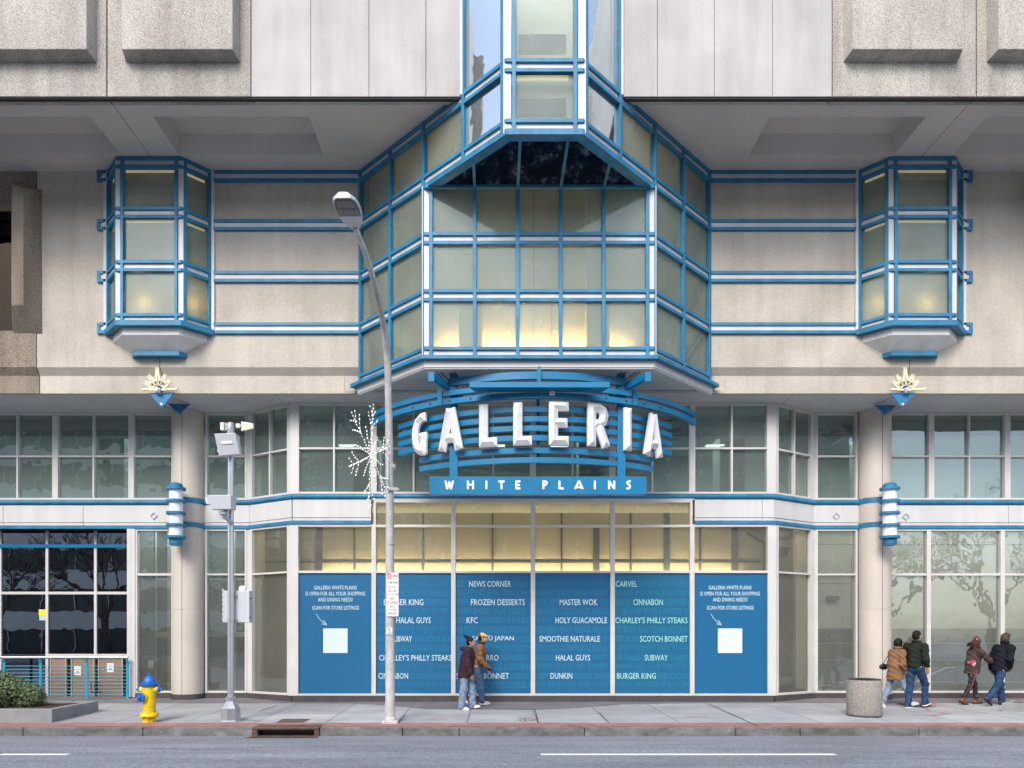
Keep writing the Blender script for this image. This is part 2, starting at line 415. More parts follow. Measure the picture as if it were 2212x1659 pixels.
# ---- central bay
mo = .87
UL, UR = .247, 2*XC-.247
F0 = 14.31
upper_poly = [(UL-mo, F0+mo), (UL, F0), (UR, F0), (UR+mo, F0+mo)]
F1 = F0+2*mo; LL, LR = UL-2*mo, UR+2*mo
FW = F0+4*mo; WL, WR = UL-4*mo, UR+4*mo
full_upper = [(WL, FW), (UL, F0), (UR, F0), (WR, FW)]
lower_poly = [(WL, FW), (LL, F1), (LR, F1), (WR, FW)]
fb, fw = MB(), MB()
pair_bars(fb, fw, full_upper, PZ[0]); pair_bars(fb, fw, full_upper, PZ[1])
for z in PZ[2:]: pair_bars(fb, fw, lower_poly, z)
# bottom sill and fascia
ribbon(fb, [(WL-.12,FW+.05),(LL-.03,F1-.02),(LR+.03,F1-.02),(WR+.12,FW+.05)], 7.615, 7.70, .14, .05)
# side faces and their mullions
def mull(m, x, y, z0, z1, w=.085, dpt=.11):
    m.box(x-w/2, x+w/2, y-dpt/2, y+dpt/2, z0, z1)
sides = [Fr((WL,FW),(UL,F0)), Fr((UR,F0),(WR,FW))]
D = mo*math.sqrt(2)
for si, S in enumerate(sides):
    for k in range(5):
        u = k*D if si == 0 else S.L-k*D     # distance from the wall end
        z1 = ZS1 if k < 3 else 17.2
        z0 = 7.70 if k <= 2 else PZ[1]-.095
        off = 0
        if k == 2: pass
        uu = u + ((.05 if k == 0 else (-.10 if k == 4 else (-.05 if k == 2 else 0))) * (1 if si == 0 else -1))
        S.box(fb, uu-.04, uu+.04, -.06, .052, z0, z1)
S0 = Fr((UL,F0),(UR,F0))
for u in (.13, S0.L-.13): S0.box(fb, u-.04, u+.04, -.06, .052, PZ[1]-.13, 17.2)
S1 = Fr((LL,F1),(LR,F1))
cols = [.12] + [S1.L/2 + k*.93 for k in (-1.5,-.5,.5,1.5)] + [S1.L-.12]
for u in cols: S1.box(fb, u-.04, u+.04, -.06, .052, 7.70, PZ[1]-.1)
# white corner covers
for (x, y, z0, z1) in ((UL,F0,PZ[1]-.13,17.2),(UR,F0,PZ[1]-.13,17.2),(LL,F1,7.70,PZ[1]-.1),(LR,F1,7.70,PZ[1]-.1)):
    fw.box(x-.075, x+.075, y-.015, y+.10, z0, z1)
for (x, s) in ((-.66,-1), (mir(-.66),1)): fw.box(x-.04, x+.04, F0+mo-.04, F0+mo+.06, 12.74, 17.2)
bay = build('bay_window', fb, M_BLUE, mall, bevel=.008)
bay['label'] = 'large stepped central glass bay with blue bars and a narrow shaft rising above'
build('white_trim', fw, M_WHITE, bay)
# upper shaft panes: one above pair 0
zt = 17.2
for (S, u0, u1) in ((S0, .17, S0.L-.17),): 
    S.pane('window_pane', u0, u1, PZ[0]+.13, zt, G_BAY, bay); S.pane('window_pane', u0, u1, PZ[1]+.13, PZ[0]-.13, G_BAY, bay)
for si, S in enumerate(sides):
    def U(a, b): return (a, b) if si == 0 else (S.L-b, S.L-a)
    a, b = U(3*D+.04, 4*D-.14); S.pane('window_pane', a, b, PZ[0]+.13, zt, G_SHAFT, bay)
    for k in range(4):
        a, b = U(k*D+(.09 if k == 0 else .04), (k+1)*D-(.14 if k == 3 else (.09 if k == 1 else .04)))
        S.pane('window_pane', a, b, PZ[1]+.13, PZ[0]-.13, G_SHAFT if k == 3 else G_BAY, bay)
    for k in range(2):
        a, b = U(k*D+(.09 if k == 0 else .04), (k+1)*D-(.09 if k == 1 else .04))
        for j in (1, 2, 3): S.pane('window_pane', a, b, PZ[j+1]+.13, PZ[j]-.13, G_BAY, bay)
for i in range(5):
    for j in (1, 2, 3): S1.pane('window_pane', cols[i]+.04, cols[i+1]-.04, PZ[j+1]+.13, PZ[j]-.13 if j > 1 else PZ[1]-.14, G_BAY, bay)
# dark underside between upper and lower front, blue rim and ribs
rim = MB(); zu = PZ[1]-.135
ribbon(rim, [(LL-.02,F1+.02),(UL,F0),(UR,F0),(LR+.02,F1+.02)], zu-.04, zu, .055, .16)
rim.box(LL+.02, LR-.02, F1-.13, F1-.052, zu-.06, zu-.001)
for k in (-1.5,-.5,.5,1.5):
    x = XC+k*.93; y0 = F0+.1 if abs(k) < 1 else F0+.1+(abs(k)*.93-(UR-UL)/2)
    rim.box(x-.03, x+.03, y0, F1-.13, zu-.05, zu-.005)
build('underside_rim', rim, M_BLUE, bay)
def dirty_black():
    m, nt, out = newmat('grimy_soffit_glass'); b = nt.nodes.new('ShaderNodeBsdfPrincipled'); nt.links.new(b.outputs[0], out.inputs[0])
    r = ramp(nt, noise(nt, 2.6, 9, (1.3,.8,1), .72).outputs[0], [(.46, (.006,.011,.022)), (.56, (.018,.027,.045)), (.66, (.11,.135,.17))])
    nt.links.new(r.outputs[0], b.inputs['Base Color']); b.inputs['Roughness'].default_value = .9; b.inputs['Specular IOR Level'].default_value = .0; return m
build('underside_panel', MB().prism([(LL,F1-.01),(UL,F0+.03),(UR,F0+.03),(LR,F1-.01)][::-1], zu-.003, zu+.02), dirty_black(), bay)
# white fascia + soffit of bay bottom
fs = MB(); lp = [(WL-.02,FW),(LL,F1),(LR,F1),(WR+.02,FW)]
ribbon(fs, lp, 7.47, 7.613, .05, .06); ribbon(fs, lp, 7.44, 7.468, .03, .05)
build('bay_fascia', fs, M_FRAME, bay)
us = MB(); z = 7.50
us.prism([(WL+.02,FW+.1),(LL+.04,F1+.04),(LR-.04,F1+.04),(WR-.02,FW+.1)], z, z+.05)
build('bay_underside', us, M_SOF2, bay)
gr = MB()
for s in (-1, 1):
    for o in (0, .09, .30, .39): gr.bar((XC+s*(2.25-o), F1+.3, z-.003), (XC+s*(1.95-o), FW-.2, z-.003), .018, .008)
for o in (0,.06,.3,.36): gr.box(XC-.18+o-.009, XC-.18+o+.009, F1+.1, F1+.5, z-.006, z-.001)
gr.box(WL+.3, WR-.3, FW-.08, FW-.06, z-.006, z-.001).box(WL+.3, WR-.3, FW-.20, FW-.18, z-.006, z-.001)
build('underside_joint', gr, M_DARKGAP, bay)
# room behind the central bay
rm = MB()
rm.quad((WL-.4,FW+.5,7.55),(WR+.4,FW+.5,7.55),(WR+.4,FW+.5,ZS1),(WL-.4,FW+.5,ZS1))
rm.quad((WL,FW+.1,7.56),(WR,FW+.1,7.56),(LR,F1+.1,7.56),(LL,F1+.1,7.56))
rm.quad((WL-.4,FW+.1,7.56),(WR+.4,FW+.1,7.56),(WR+.4,FW+.5,7.56),(WL-.4,FW+.5,7.56))
rm.quad((UL-.9,16.6,ZS1),(UR+.9,16.6,ZS1),(UR+.9,16.6,17.2),(UL-.9,16.6,17.2)); 
for x in (UL-.93, UR+.93): rm.quad((x,YU+.3,ZS1),(x,16.6,ZS1),(x,16.6,17.2),(x,YU+.3,17.2))
rm.quad((WL-.4,YM+.1,7.5),(WL-.4,FW+.5,7.5),(WL-.4,FW+.5,ZS1),(WL-.4,YM+.1,ZS1)); rm.quad((WR+.4,YM+.1,7.5),(WR+.4,FW+.5,7.5),(WR+.4,FW+.5,ZS1),(WR+.4,YM+.1,ZS1))
for s in (-1, 1):                            # pilasters in the room
    rm.box(XC+s*1.55-.28, XC+s*1.55+.28, FW+.2, FW+.5, 7.56, ZS1-.01)
build('room', rm, M_INT, bay)
# inner lining rails that show behind the side panes and ceiling bulkheads
ln = MB()
ln.box(XC-1.2, XC+1.2, 16.4, 16.6, 12.5, ZS1); ln.box(XC-1.35, XC+1.35, 16.45, 16.62, 13.9, 14.35)
build('bulkhead', ln, M_INTG, bay)
pbr('slate_beam', (.09,.12,.17), .6)
for z0, z1 in ((13.45,13.79),(12.18,12.50)): build('dark_beam', MB().box(XC-.48, XC+.48, 14.92, 15.02, z0, z1), MATS['slate_beam'], bay)
wt = MB().box(XC-.52, XC+.52, 14.9, 14.95, 12.86, 12.97)
build('lit_trim', wt, M_WARM2, bay)
jn = MB().box(XC-.006, XC+.006, FW+.48, FW+.498, 7.6, 12.7)
jn.box(XC-.45, XC+.45, FW+.48, FW+.496, 8.52, 8.535).box(XC-.45, XC-.44, FW+.48, FW+.496, 8.52, 10.2).box(XC+.44, XC+.45, FW+.48, FW+.496, 8.52, 10.2)
build('panel_joint', jn, M_INTG, bay)
def area(name, loc, sx, sy, energy, color, rot=(0,0,0), parent=None):
    l = bpy.data.lights.new(name, 'AREA'); l.shape = 'RECTANGLE'; l.size = sx; l.size_y = sy; l.energy = energy; l.color = color
    o = bpy.data.objects.new(name, l); col.objects.link(o); o.location = loc; o.rotation_euler = rot
    if parent: put(o, parent)
    return o
def point(name, loc, energy, color, r=.05, parent=None):
    l = bpy.data.lights.new(name, 'POINT'); l.energy = energy; l.color = color; l.shadow_soft_size = r
    o = bpy.data.objects.new(name, l); col.objects.link(o); o.location = loc
    if parent: put(o, parent)
    return o
UPR = (math.radians(180), 0, 0)
WARM = (1, .56, .20)
tb = MB()
for k in (-2,-1,0,1,2):
    x = XC+k*.93; tb.tube([(x-.4,FW+.33,8.42),(x+.4,FW+.33,8.42)], .02, 8)
build('uplight_tube', tb, M_WARM, bay)
build('light_shelf', MB().box(WL+.75, WR-.75, 17.35, FW+.49, 7.57, 8.36), M_INT, bay)
for k in (-2,-1,0,1,2):
    o = area('uplight_glow', (XC+k*.93, FW+.30, 8.46), .8, .10, 15, WARM, (math.radians(128),0,0), bay); o.data.spread = math.radians(110)
# ---- small bays
def small_bay(xc, side):
    w0, w1, dy = 1.245, .73, .53
    poly = [(xc-w0, YM-.0), (xc-w1, YM-dy), (xc+w1, YM-dy), (xc+w0, YM)]
    b, wq = MB(), MB()
    for z in PZ[:3]: pair_bars(b, wq, poly, z)
    z = PZ[3]
    ribbon(b, poly, z+.095-BH/2, z+.095+BH/2, .05, .05); ribbon(wq, poly, 8.99, 9.086, .005, .04); ribbon(b, poly, 8.86, 8.99, .09, .05)
    fa = [Fr(poly[i], poly[i+1]) for i in range(3)]
    for i, S in enumerate(fa):
        us_ = {0:[.06, S.L-.09], 1:[.10, S.L-.10], 2:[.09, S.L-.06]}[i]
        for u in us_: S.box(b, u-.035, u+.035, -.05, .052, 8.99, ZS1)
    for (x, y) in poly[1:3]: wq.box(x-.06, x+.06, y-.01, y+.09, 9.0, ZS1-.01)
    for s in (-1, 1): wq.box(xc+s*(w0+.03)-.05, xc+s*(w0+.03)+.05, YM-.06, YM, 8.9, ZS1-.01)
    o = build('bay_window', b, M_BLUE, mall, bevel=.007)
    o['label'] = 'small %s glass bay on the middle wall with stone foot' % ('left' if xc < 0 else 'right')
    build('white_trim', wq, M_WHITE, o)
    for i, S in enumerate(fa):
        a, c = {0:(.095, S.L-.125), 1:(.135, S.L-.135), 2:(.125, S.L-.095)}[i]
        for j in range(3): S.pane('window_pane', a, c, PZ[j+1]+.13, PZ[j]-.13, G_BAY, o)
    # stone foot
    f = MB(); pl = offs(poly, -.09)
    def sec(z, hw0, hw1, d): return [(xc-hw0, YM, z), (xc-hw1, YM-d, z), (xc+hw1, YM-d, z), (xc+hw0, YM, z)]
    S_ = [sec(8.86, 1.13, .66, .47), sec(8.70, 1.13, .66, .47), sec(8.42, .60, .52, .14)]
    vs = [p for s in S_ for p in s]
    f.add(vs, [(i*4+k, i*4+k+1, i*4+k+5, i*4+k+4)[::-1] for i in range(2) for k in range(3)])
    build('stone_foot', f, M_FOOT, o)
    c = MB(); c.prism([(xc-.66,YM),(xc-.54,YM-.2),(xc+.54,YM-.2),(xc+.66,YM)], 8.315, 8.42); build('foot_cap', c, M_BLUE, o, bevel=.006)
    # room: back wall with tall doors, yellow trim, two wall spots
    r = MB(); yb = YM+.35
    r.quad((xc-w0,yb,8.9),(xc+w0,yb,8.9),(xc+w0,yb,ZS1),(xc-w0,yb,ZS1)); r.prism([(xc-w0,YM),(xc-w1,YM-dy+.05),(xc+w1,YM-dy+.05),(xc+w0,YM),(xc+w0,yb),(xc-w0,yb)], 8.9, 8.93)
    for s in (-1, 1): r.quad((xc+s*w0,YM,8.9),(xc+s*w0,yb,8.9),(xc+s*w0,yb,ZS1),(xc+s*w0,YM,ZS1))
    build('room', r, M_INTB, o)
    d = MB()
    for s in (-1, 1):
        for (x0, x1) in ((.06, .50),(.56,1.0)):
            for (z0, z1) in ((9.15, 9.95), (10.1, 11.2)):
                a, c = sorted((xc+s*x0, xc+s*x1))
                d.box(a, c, yb-.006, yb-.001, z0, z0+.012).box(a, c, yb-.006, yb-.001, z1-.012, z1)
                d.box(a, a+.012, yb-.006, yb-.001, z0+.012, z1-.012).box(c-.012, c, yb-.006, yb-.001, z0+.012, z1-.012)
    d.box(xc-.008, xc+.008, yb-.006, yb-.001, 8.95, 12.5)
    build('door_moulding', d, M_INTG, o)
    t = MB()
    for i, S in enumerate(fa):
        S.box(t, .14, S.L-.14, -.09, -.07, PZ[0]-.17, PZ[0]-.10); S.box(t, .14, S.L-.14, -.09, -.07, PZ[1]-.17, PZ[1]-.10)
    build('lit_trim', t, M_WARM2, o)
    for s in (-.55, .62): point('spot_glow', (xc+s, yb-.26, 9.80), 2.6, (1,.60,.20), .04, o)
    # side stub brackets
    sg_ = -1 if xc < 0 else 1
    for z in PZ[:4]:
        sb = MB(); x0, x1 = xc+sg_*(w0+.02), xc+sg_*(w0+.24); a, c = min(x0,x1), max(x0,x1)
        sb.box(a, c, YM-.06, YM, z+.056, z+.134).box(a, c, YM-.06, YM, z-.134, z-.056)
        e = (a, a+.075) if sg_ < 0 else (c-.075, c); sb.box(e[0], e[1], YM-.062, YM, z-.055, z+.055)
        build('stub_bracket', sb, M_BLUE, o, bevel=.006)
        x0, x1 = xc+sg_*(w0+.03), xc+sg_*(w0+.2); build('stub_panel', MB().box(min(x0,x1), max(x0,x1), YM-.03, YM, z-.055, z+.055), M_WHITE, o)
for side in (0, 1): small_bay(SB[side], side)
# ---- horizontal bands between the bays
for side in (0, 1):
    x0, x1 = -8.03+1.30, WL-.02
    if side: x0, x1 = mir(x1), mir(x0)
    for z in PZ[:4]:
        b = MB().box(x0, x1, YM-.06, YM, z+.095-BH/2, z+.095+BH/2).box(x0, x1, YM-.06, YM, z-.095-BH/2, z-.095+BH/2)
        o = build('wall_band', b, M_BLUE, mall, bevel=.006)
        build('white_strip', MB().box(x0, x1, YM-.03, YM, z-.095+BH/2, z+.095-BH/2), M_WHITE, o)

# ================================================================ ground floor
CL, CR = XC-6.04, XC+6.04
SLx, SRx = XC-7.40, XC+7.40
plan = [(XL, YS), (SLx, YS), (CL, YG), (CR, YG), (SRx, YS), (XR, YS)]
FC = Fr((CL,YG),(CR,YG)); FAL = Fr((SLx,YS),(CL,YG)); FAR = Fr((CR,YG),(SRx,YS)); FSL = Fr((XL,YS),(SLx,YS)); FSR = Fr((SRx,YS),(XR,YS))
def window(S, u0, u1, z0, z1, us=(), zs=(), wl=.05, wr=.05, wt=.05, wb=.05, mu=.045, gm=None, d=.07, fm=None, name='window'):
    m = MB()
    S.box(m, u0, u0+wl, -.09, d, z0, z1); S.box(m, u1-wr, u1, -.09, d, z0, z1)
    S.box(m, u0+wl, u1-wr, -.09, d-.004, z0, z0+wb); S.box(m, u0+wl, u1-wr, -.09, d-.004, z1-wt, z1)
    ue = [u0+wl] + [v for u in us for v in (u-mu/2, u+mu/2)] + [u1-wr]
    ze = [z0+wb] + [v for z in zs for v in (z-mu/2, z+mu/2)] + [z1-wt]
    for u in us: S.box(m, u-mu/2, u+mu/2, -.08, d-.01, z0+wb, z1-wt)
    for k in range(0, len(ue), 2):
        for z in zs: S.box(m, ue[k], ue[k+1], -.08, d-.014, z-mu/2, z+mu/2)
    o = build(name, m, fm or M_FRAME, mall, bevel=.004)
    for k in range(0, len(ue), 2):
        for j in range(0, len(ze), 2):
            S.pane('window_pane', ue[k], ue[k+1], ze[j], ze[j+1], gm, o)
    return o
ZU0, ZUT, ZU1 = 5.225, 6.37, ZS2
# centre upper windows: six two-light windows
for k in range(-3, 3):
    u0 = 6.04+k*2; u1 = u0+2
    if k == -3: u0 = .09
    if k == 2: u1 = FC.L-.09
    window(FC, u0, u1, ZU0, ZU1, us=(6.04+k*2+1,), zs=(ZUT,), wl=.075, wr=.075, wt=.06, gm=G_UP)
# angled upper windows
for S in (FAL, FAR): window(S, .10, S.L-.10, ZU0, ZU1, us=(S.L/2,), zs=(ZUT,), gm=G_UP)
ZL0, ZLT, ZL1 = .155, 3.265, 4.46
for S in (FAL, FAR): window(S, .10, S.L-.10, ZL0, ZL1, zs=(ZLT,), gm=G_SHOP)
# corner posts
for (S, u0, u1) in ((FC,-.06,.09),(FC,FC.L-.09,FC.L+.06),(FAL,-.02,.10),(FAL,FAL.L-.10,FAL.L-.03),(FAR,.03,.10),(FAR,FAR.L-.10,FAR.L+.02)):
    m = MB(); S.box(m, u0, u1, -.1, .062, ZL0, ZL1); S.box(m, u0, u1, -.1, .062, ZU0, ZU1); build('corner_post', m, M_FRAME, mall)
# centre lower
for k in range(-3, 3):
    u0 = 6.04+k*2; u1 = u0+2
    if k == -3: u0 = .09
    if k == 2: u1 = FC.L-.09
    inner = -2 <= k <= 1
    window(FC, u0, u1, ZL0, 5.07 if inner else ZL1, zs=(ZLT, 4.42) if inner else (ZLT,), wl=.055, wr=.055, wt=.06, gm=G_SHOP, mu=.06)
# side upper windows
def side_x(S, x): return abs(x - S.p0.x)
CXL, CXR = XC-8.99, XC+8.99                  # column axes
for S, sg_ in ((FSL, -1), (FSR, 1)):
    def seg(a, b): return tuple(sorted((side_x(S, XC+sg_*a), side_x(S, XC+sg_*b))))
    a, b = seg(7.47, 8.56); window(S, a, b, ZU0, ZU1, zs=(ZUT,), gm=G_UP)
    window(S, a, b, ZL0, ZL1, zs=(ZLT,), gm=G_SHOP)
    m = MB(); c = seg(7.40, 7.47); S.box(m, c[0], c[1], -.1, .05, ZL0, ZL1); S.box(m, c[0], c[1], -.1, .05, ZU0, ZU1); build('corner_post', m, M_FRAME, mall)
    a, b = seg(9.40, 10.5); window(S, a, b, ZU0, ZU1, zs=(ZUT,), wl=.05 if sg_ > 0 else .07, wr=.07 if sg_ > 0 else .05, gm=G_UP)
    for q in (10.5, 12.5, 14.5):
        a, b = seg(q, q+2); window(S, a, b, ZU0, ZU1, us=((a+b)/2,), zs=(ZUT,), wl=.075, wr=.075, gm=G_UP)
a, b = side_x(FSR, XC+9.40), side_x(FSR, XC+10.43); window(FSR, a, b, ZL0, ZL1, zs=(ZLT,), gm=G_SHOP, mu=.06)
for q in (10.43, 12.37, 14.31): a, b = side_x(FSR, XC+q), side_x(FSR, XC+q+1.94); window(FSR, a, b, ZL0, ZL1, zs=(ZLT,), gm=G_SHOP, wl=.055, wr=.055, mu=.06)
a, b = side_x(FSL, -9.42), side_x(FSL, XC-9.40); window(FSL, a, b, ZL0, ZL1, zs=(ZLT,), gm=G_SHOP, mu=.06)
m = MB(); FSL.box(m, side_x(FSL,-9.63), side_x(FSL,-9.42), -.2, .09, .05, ZL1); FSL.box(m, side_x(FSL,-9.60), side_x(FSL,-9.53), -.2, .096, .05, ZL1); build('corner_post', m, M_FRAME, mall)
# pipe rail, spandrel, flat band
def split_run(a, b):
    return [p for p in plan if a < p[0] < b]
def sub(a, b):
    def y_at(x):
        for p, q in zip(plan, plan[1:]):
            if p[0] <= x <= q[0]: return lerp(p[1], q[1], (x-p[0])/(q[0]-p[0]))
    return [(a, y_at(a))] + split_run(a, b) + [(b, y_at(b))]
pr = MB()
for a, b in ((XL, CXL-.36), (CXL+.36, CXR-.36), (CXR+.36, XR)):
    pl = offs(sub(a, b), .045); pr.tube([(x, y, 5.16) for x, y in pl], .065, 12)
build('pipe_rail', pr, M_BLUE, mall, smooth=50)
mid0, mid1 = XC-4.0, XC+4.0
def jb(pts):                                 # spandrel panels between joints
    for a, b in pts:
        m = MB(); pl = sub(a+.006, b-.006); ribbon(m, pl, 4.635, 5.085, .05, .06); ribbon(m, pl, 4.553, 4.628, .035, .06)
        build('spandrel_panel', m, M_WHITE, mall)
jb([(XL,-12.9),(-12.9,-9.9-.9),(-10.8,CXL-.36),(CXL+.36,SLx+.02),(SLx+.02,CL+.0),(CL,mid0-.06)])
jb([(mid1+.06,CR-.28),(CR-.28,SRx-.02),(SRx-.02,CXR-.36),(CXR+.36,13.5),(13.5,16.5),(16.5,XR)])
bb = MB()
for a, b in ((XL, CXL-.36), (CXL+.36, mid0-.06), (mid1+.06, CXR-.36), (CXR+.36, XR)):
    ribbon(bb, sub(a, b), 4.462, 4.551, .095, .05)
build('flat_band', bb, M_BLUE, mall, bevel=.005)
bk = MB()
for a, b in ((XL, mid0-.05), (mid1+.05, XR)): ribbon(bk, sub(a, b), 4.46, 5.22, .0, .05)
ribbon(bk, sub(mid0-.05, mid1+.05), 5.075, 5.22, .0, .05)
build('spandrel_backing', bk, M_DARKGAP, mall)
wsil = MB(); ribbon(wsil, sub(mid0-.05, mid1+.05), 5.072, 5.10, .075, .0); build('head_sill', wsil, M_FRAME, mall)
# diamonds
for px, py in ((332,1114),(1806.6,1115),(1957,1116),(482,1113)):
    x = XP(px, YS-.06); z = ZP(py, YS-.06); y = YS-.052
    m = MB(); R_, r_ = .105, .066
    for q in range(4):
        a0, a1 = q*math.pi/2, (q+1)*math.pi/2
        m.extr([(x+R_*math.cos(a0),y,z+R_*math.sin(a0)),(x+R_*math.cos(a1),y,z+R_*math.sin(a1)),(x+r_*math.cos(a1),y,z+r_*math.sin(a1)),(x+r_*math.cos(a0),y,z+r_*math.sin(a0))],(0,-.02,0))
    build('diamond_emblem', m, pbr('lilac_trim',(.40,.42,.52),.5) if 'lilac_trim' not in MATS else MATS['lilac_trim'], mall)
# plinth tiles
segs = [(-9.63, CXL-.42), (CXL+.42, CXR-.42), (CXR+.42, XR)]
for a, b in segs:
    pm = MB(); pl = sub(a, b)
    for i in range(len(pl)-1):
        S = Fr(pl[i], pl[i+1]); n = max(1, round(S.L/.5))
        for k in range(n): S.box(pm, S.L*k/n+.004, S.L*(k+1)/n-.004, -.1, .085, -.12, .15)
    build('plinth', pm, M_BASE, mall)
pmk = MB()
for a, b in segs: ribbon(pmk, sub(a, b), -.12, .147, .08, .1)
build('plinth_joint', pmk, M_DARKGAP, mall)
# columns
for cx in (CXL, CXR):
    m = MB().lathe([(.40,.12),(.40,2.314),(.395,2.318),(.395,2.326),(.40,2.33),(.40,ZS2)], (cx,19.41,0), 40)
    o = build('column', m, M_CREAM, mall, smooth=40)
    xs_ = cx; 
    build('column_joint', MB().box(cx-.0-.005, cx+.005, 19.41-.403, 19.41-.39, .15, ZS2), M_DARKGAP, o)
    build('column_band', MB().lathe([(.41,5.085),(.41,5.225)], (cx,19.41,0), 40).lathe([(.41,4.46),(.41,4.59)], (cx,19.41,0), 40), M_BLUE, o, smooth=40)
    build('column_base', MB().lathe([(.435,-.08),(.435,.15)], (cx,19.41,0), 16), M_BASE, o, smooth=40)

# ---- entrance at left: black glass above papered doors
YE = 19.85
FE = Fr((XL,YE),(-9.6,YE))
def ux(x): return x-XL
m = MB()
for px in (2, 103, 207.5): x = XP(px, YE); FE.box(m, ux(x)-.035, ux(x)+.035, -.06, .04, -.1 if px < 110 else 1.17, 4.46)
for z in (2.80,): 
    for a, b in ((XL,XP(2,YE)-.035),(XP(2,YE)+.035,XP(103,YE)-.035),(XP(103,YE)+.035,XP(207.5,YE)-.035),(XP(207.5,YE)+.035,-9.61)): FE.box(m, ux(a), ux(b), -.05, .035, z-.035, z+.035)
FE.box(m, ux(XP(103,YE)+.035), ux(-9.61), -.05, .045, 1.10, 1.17)
ent = build('entrance', m, M_FRAME, mall)
ent['label'] = 'black glass entrance with brown papered doors'
FE.box(m := MB(), ux(XL), ux(-9.61), .036, .07, 4.01, 4.10); build('blue_rail', m, M_SIGN, ent)
xe = [XL, XP(2,YE), XP(103,YE), XP(207.5,YE), -9.6]
for i in range(4):
    FE.pane('window_pane', ux(xe[i]), ux(xe[i+1]), 2.8, 4.46, G_DARK, ent, o=0)
    FE.pane('window_pane', ux(xe[i]), ux(xe[i+1]), 1.13 if i > 1 else -.1, 2.8, G_DARK, ent, o=0)
M_PAPER = pbr('brown_paper', (.27,.19,.125), .7, var=.10, vs=3, bump=.6, bs=4)
M_TAN = pbr('tan_door_frame', (.38,.34,.25), .5)
for a, b in ((110,143),(155,203.5),(213.5,265)):
    x0, x1 = XP(a,YE), XP(b,YE)
    d = MB(); FE.box(d, ux(x0)-.015, ux(x0)+.02, -.05, .02, -.1, 1.10); FE.box(d, ux(x1)-.02, ux(x1)+.015, -.05, .02, -.1, 1.10); FE.box(d, ux(x0)+.02, ux(x1)-.02, -.05, .016, 1.04, 1.10)
    do = build('door', d, M_TAN, ent)
    FE.box(d := MB(), ux(x0), ux(x1), -.03, .0, -.1, 1.04); build('paper_cover', d, M_PAPER, do)
    if a > 110:
        x = XP(168 if a == 155 else 238.5, YE); z = .72 if a == 155 else .80
        FE.box(d := MB(), ux(x)-.09, ux(x)+.09, .004, .008, z-.12, z+.12); build('notice', d, M_PURE, do)
        FE.box(d := MB(), ux(x)-.06, ux(x)+.06, .0085, .010, z+.03, z+.035); FE.box(d, ux(x)-.06, ux(x)+.06, .0085, .010, z+.07, z+.085); FE.box(d, ux(x)-.04, ux(x)+.04, .0085, .010, z-.07, z-.0); build('notice_print', d, M_INTG, do)
for px in (201, 216): 
    x = XP(px, YE); hd = MB().tube([(x,YE-.02,.15),(x,YE-.10,.15),(x,YE-.10,.42),(x,YE-.02,.42)], .014, 6); build('door_handle', hd, M_BLACK, ent)
dk = MB().quad((XL,YE+1.6,-.1),(-9.6,YE+1.6,-.1),(-9.6,YE+1.6,4.6),(XL,YE+1.6,4.6)); dk.quad((-9.6,YS+.1,-.1),(-9.6,YE+1.6,-.1),(-9.6,YE+1.6,4.6),(-9.6,YS+.1,4.6)); dk.quad((XL,YS,4.47),(XL,YE+1.6,4.47),(-9.6,YE+1.6,4.47),(-9.6,YS,4.47))
dk.box(XP(103,YE)+.03, -9.6, YE+.06, YE+.1, -.1, 1.1)
build('vestibule', dk, M_VDARK, ent)
cv = MB().lathe([(.42,-.1),(.42,4.4)], (XP(56,YE+.9), YE+1.0, 0), 20); build('column_reflection', cv, pbr('brown_reflection',(.30,.22,.15),.7), ent, smooth=40)  # solid column placed behind the glass to imitate a reflected one
ys = MB().box(XP(84.5,YE), XP(101.5,YE), YE-.012, YE-.004, ZP(1329.5,YE), ZP(1316.5,YE)); o = build('yellow_notice', ys, pbr('glowing_yellow',(.75,.80,.02),.5,emit=(.7,.8,0),es=.03), ent)  # faint glow put into the notice colour; it is no lamp
ys = MB().box(XP(85.5,YE), XP(101.5,YE), YE-.012, YE-.004, ZP(1340,YE), ZP(1329.7,YE)); build('grey_notice', ys, M_GREYBOX, ent)

# ---- interiors of the ground floor
inner = [(XL,YS+.06),(SLx,YS+.06),(CL,YG+.06),(CR,YG+.06),(SRx,YS+.06),(XR,YS+.06),(XR,24.6),(XL,24.6)]
it = MB().prism(inner, 5.10, 5.13)          # first floor slab
build('floor_slab', it, M_INTG, mall)
it = MB(); it.quad((XL,24.5,5.1),(XR,24.5,5.1),(XR,24.5,7.5),(XL,24.5,7.5)); it.quad((XL,YS,ZS2+.02),(XL,24.5,ZS2+.02),(XR,24.5,ZS2+.02),(XR,YS,ZS2+.02))
it.quad((XL,18.7,ZS2+.02),(XL,YS,ZS2+.02),(XR,YS,ZS2+.02),(XR,18.7,ZS2+.02))
for x in (-11.2, -4, 2.4, 6.4, 10.4): it.box(x, x+.7, 21, 21.7, 5.12, 7.5)
it.box(XL, XR, 20.2, 20.5, 7.1, 7.5)
build('upper_interior', it, pbr('upper_room', (.30,.36,.34), .8, var=.15, vs=.5), mall)
cl = MB()
for x in (-1.8, -.2, 1.6, 3.6, 6.0, -4.4): cl.box(x, x+.5, 20.9, 21.1, 7.03, 7.05)
build('ceiling_lamp', cl, pbr('cool_lamp',(.9,.9,.85),.5,var=0,emit=(.9,1,.9),es=1.2), mall)
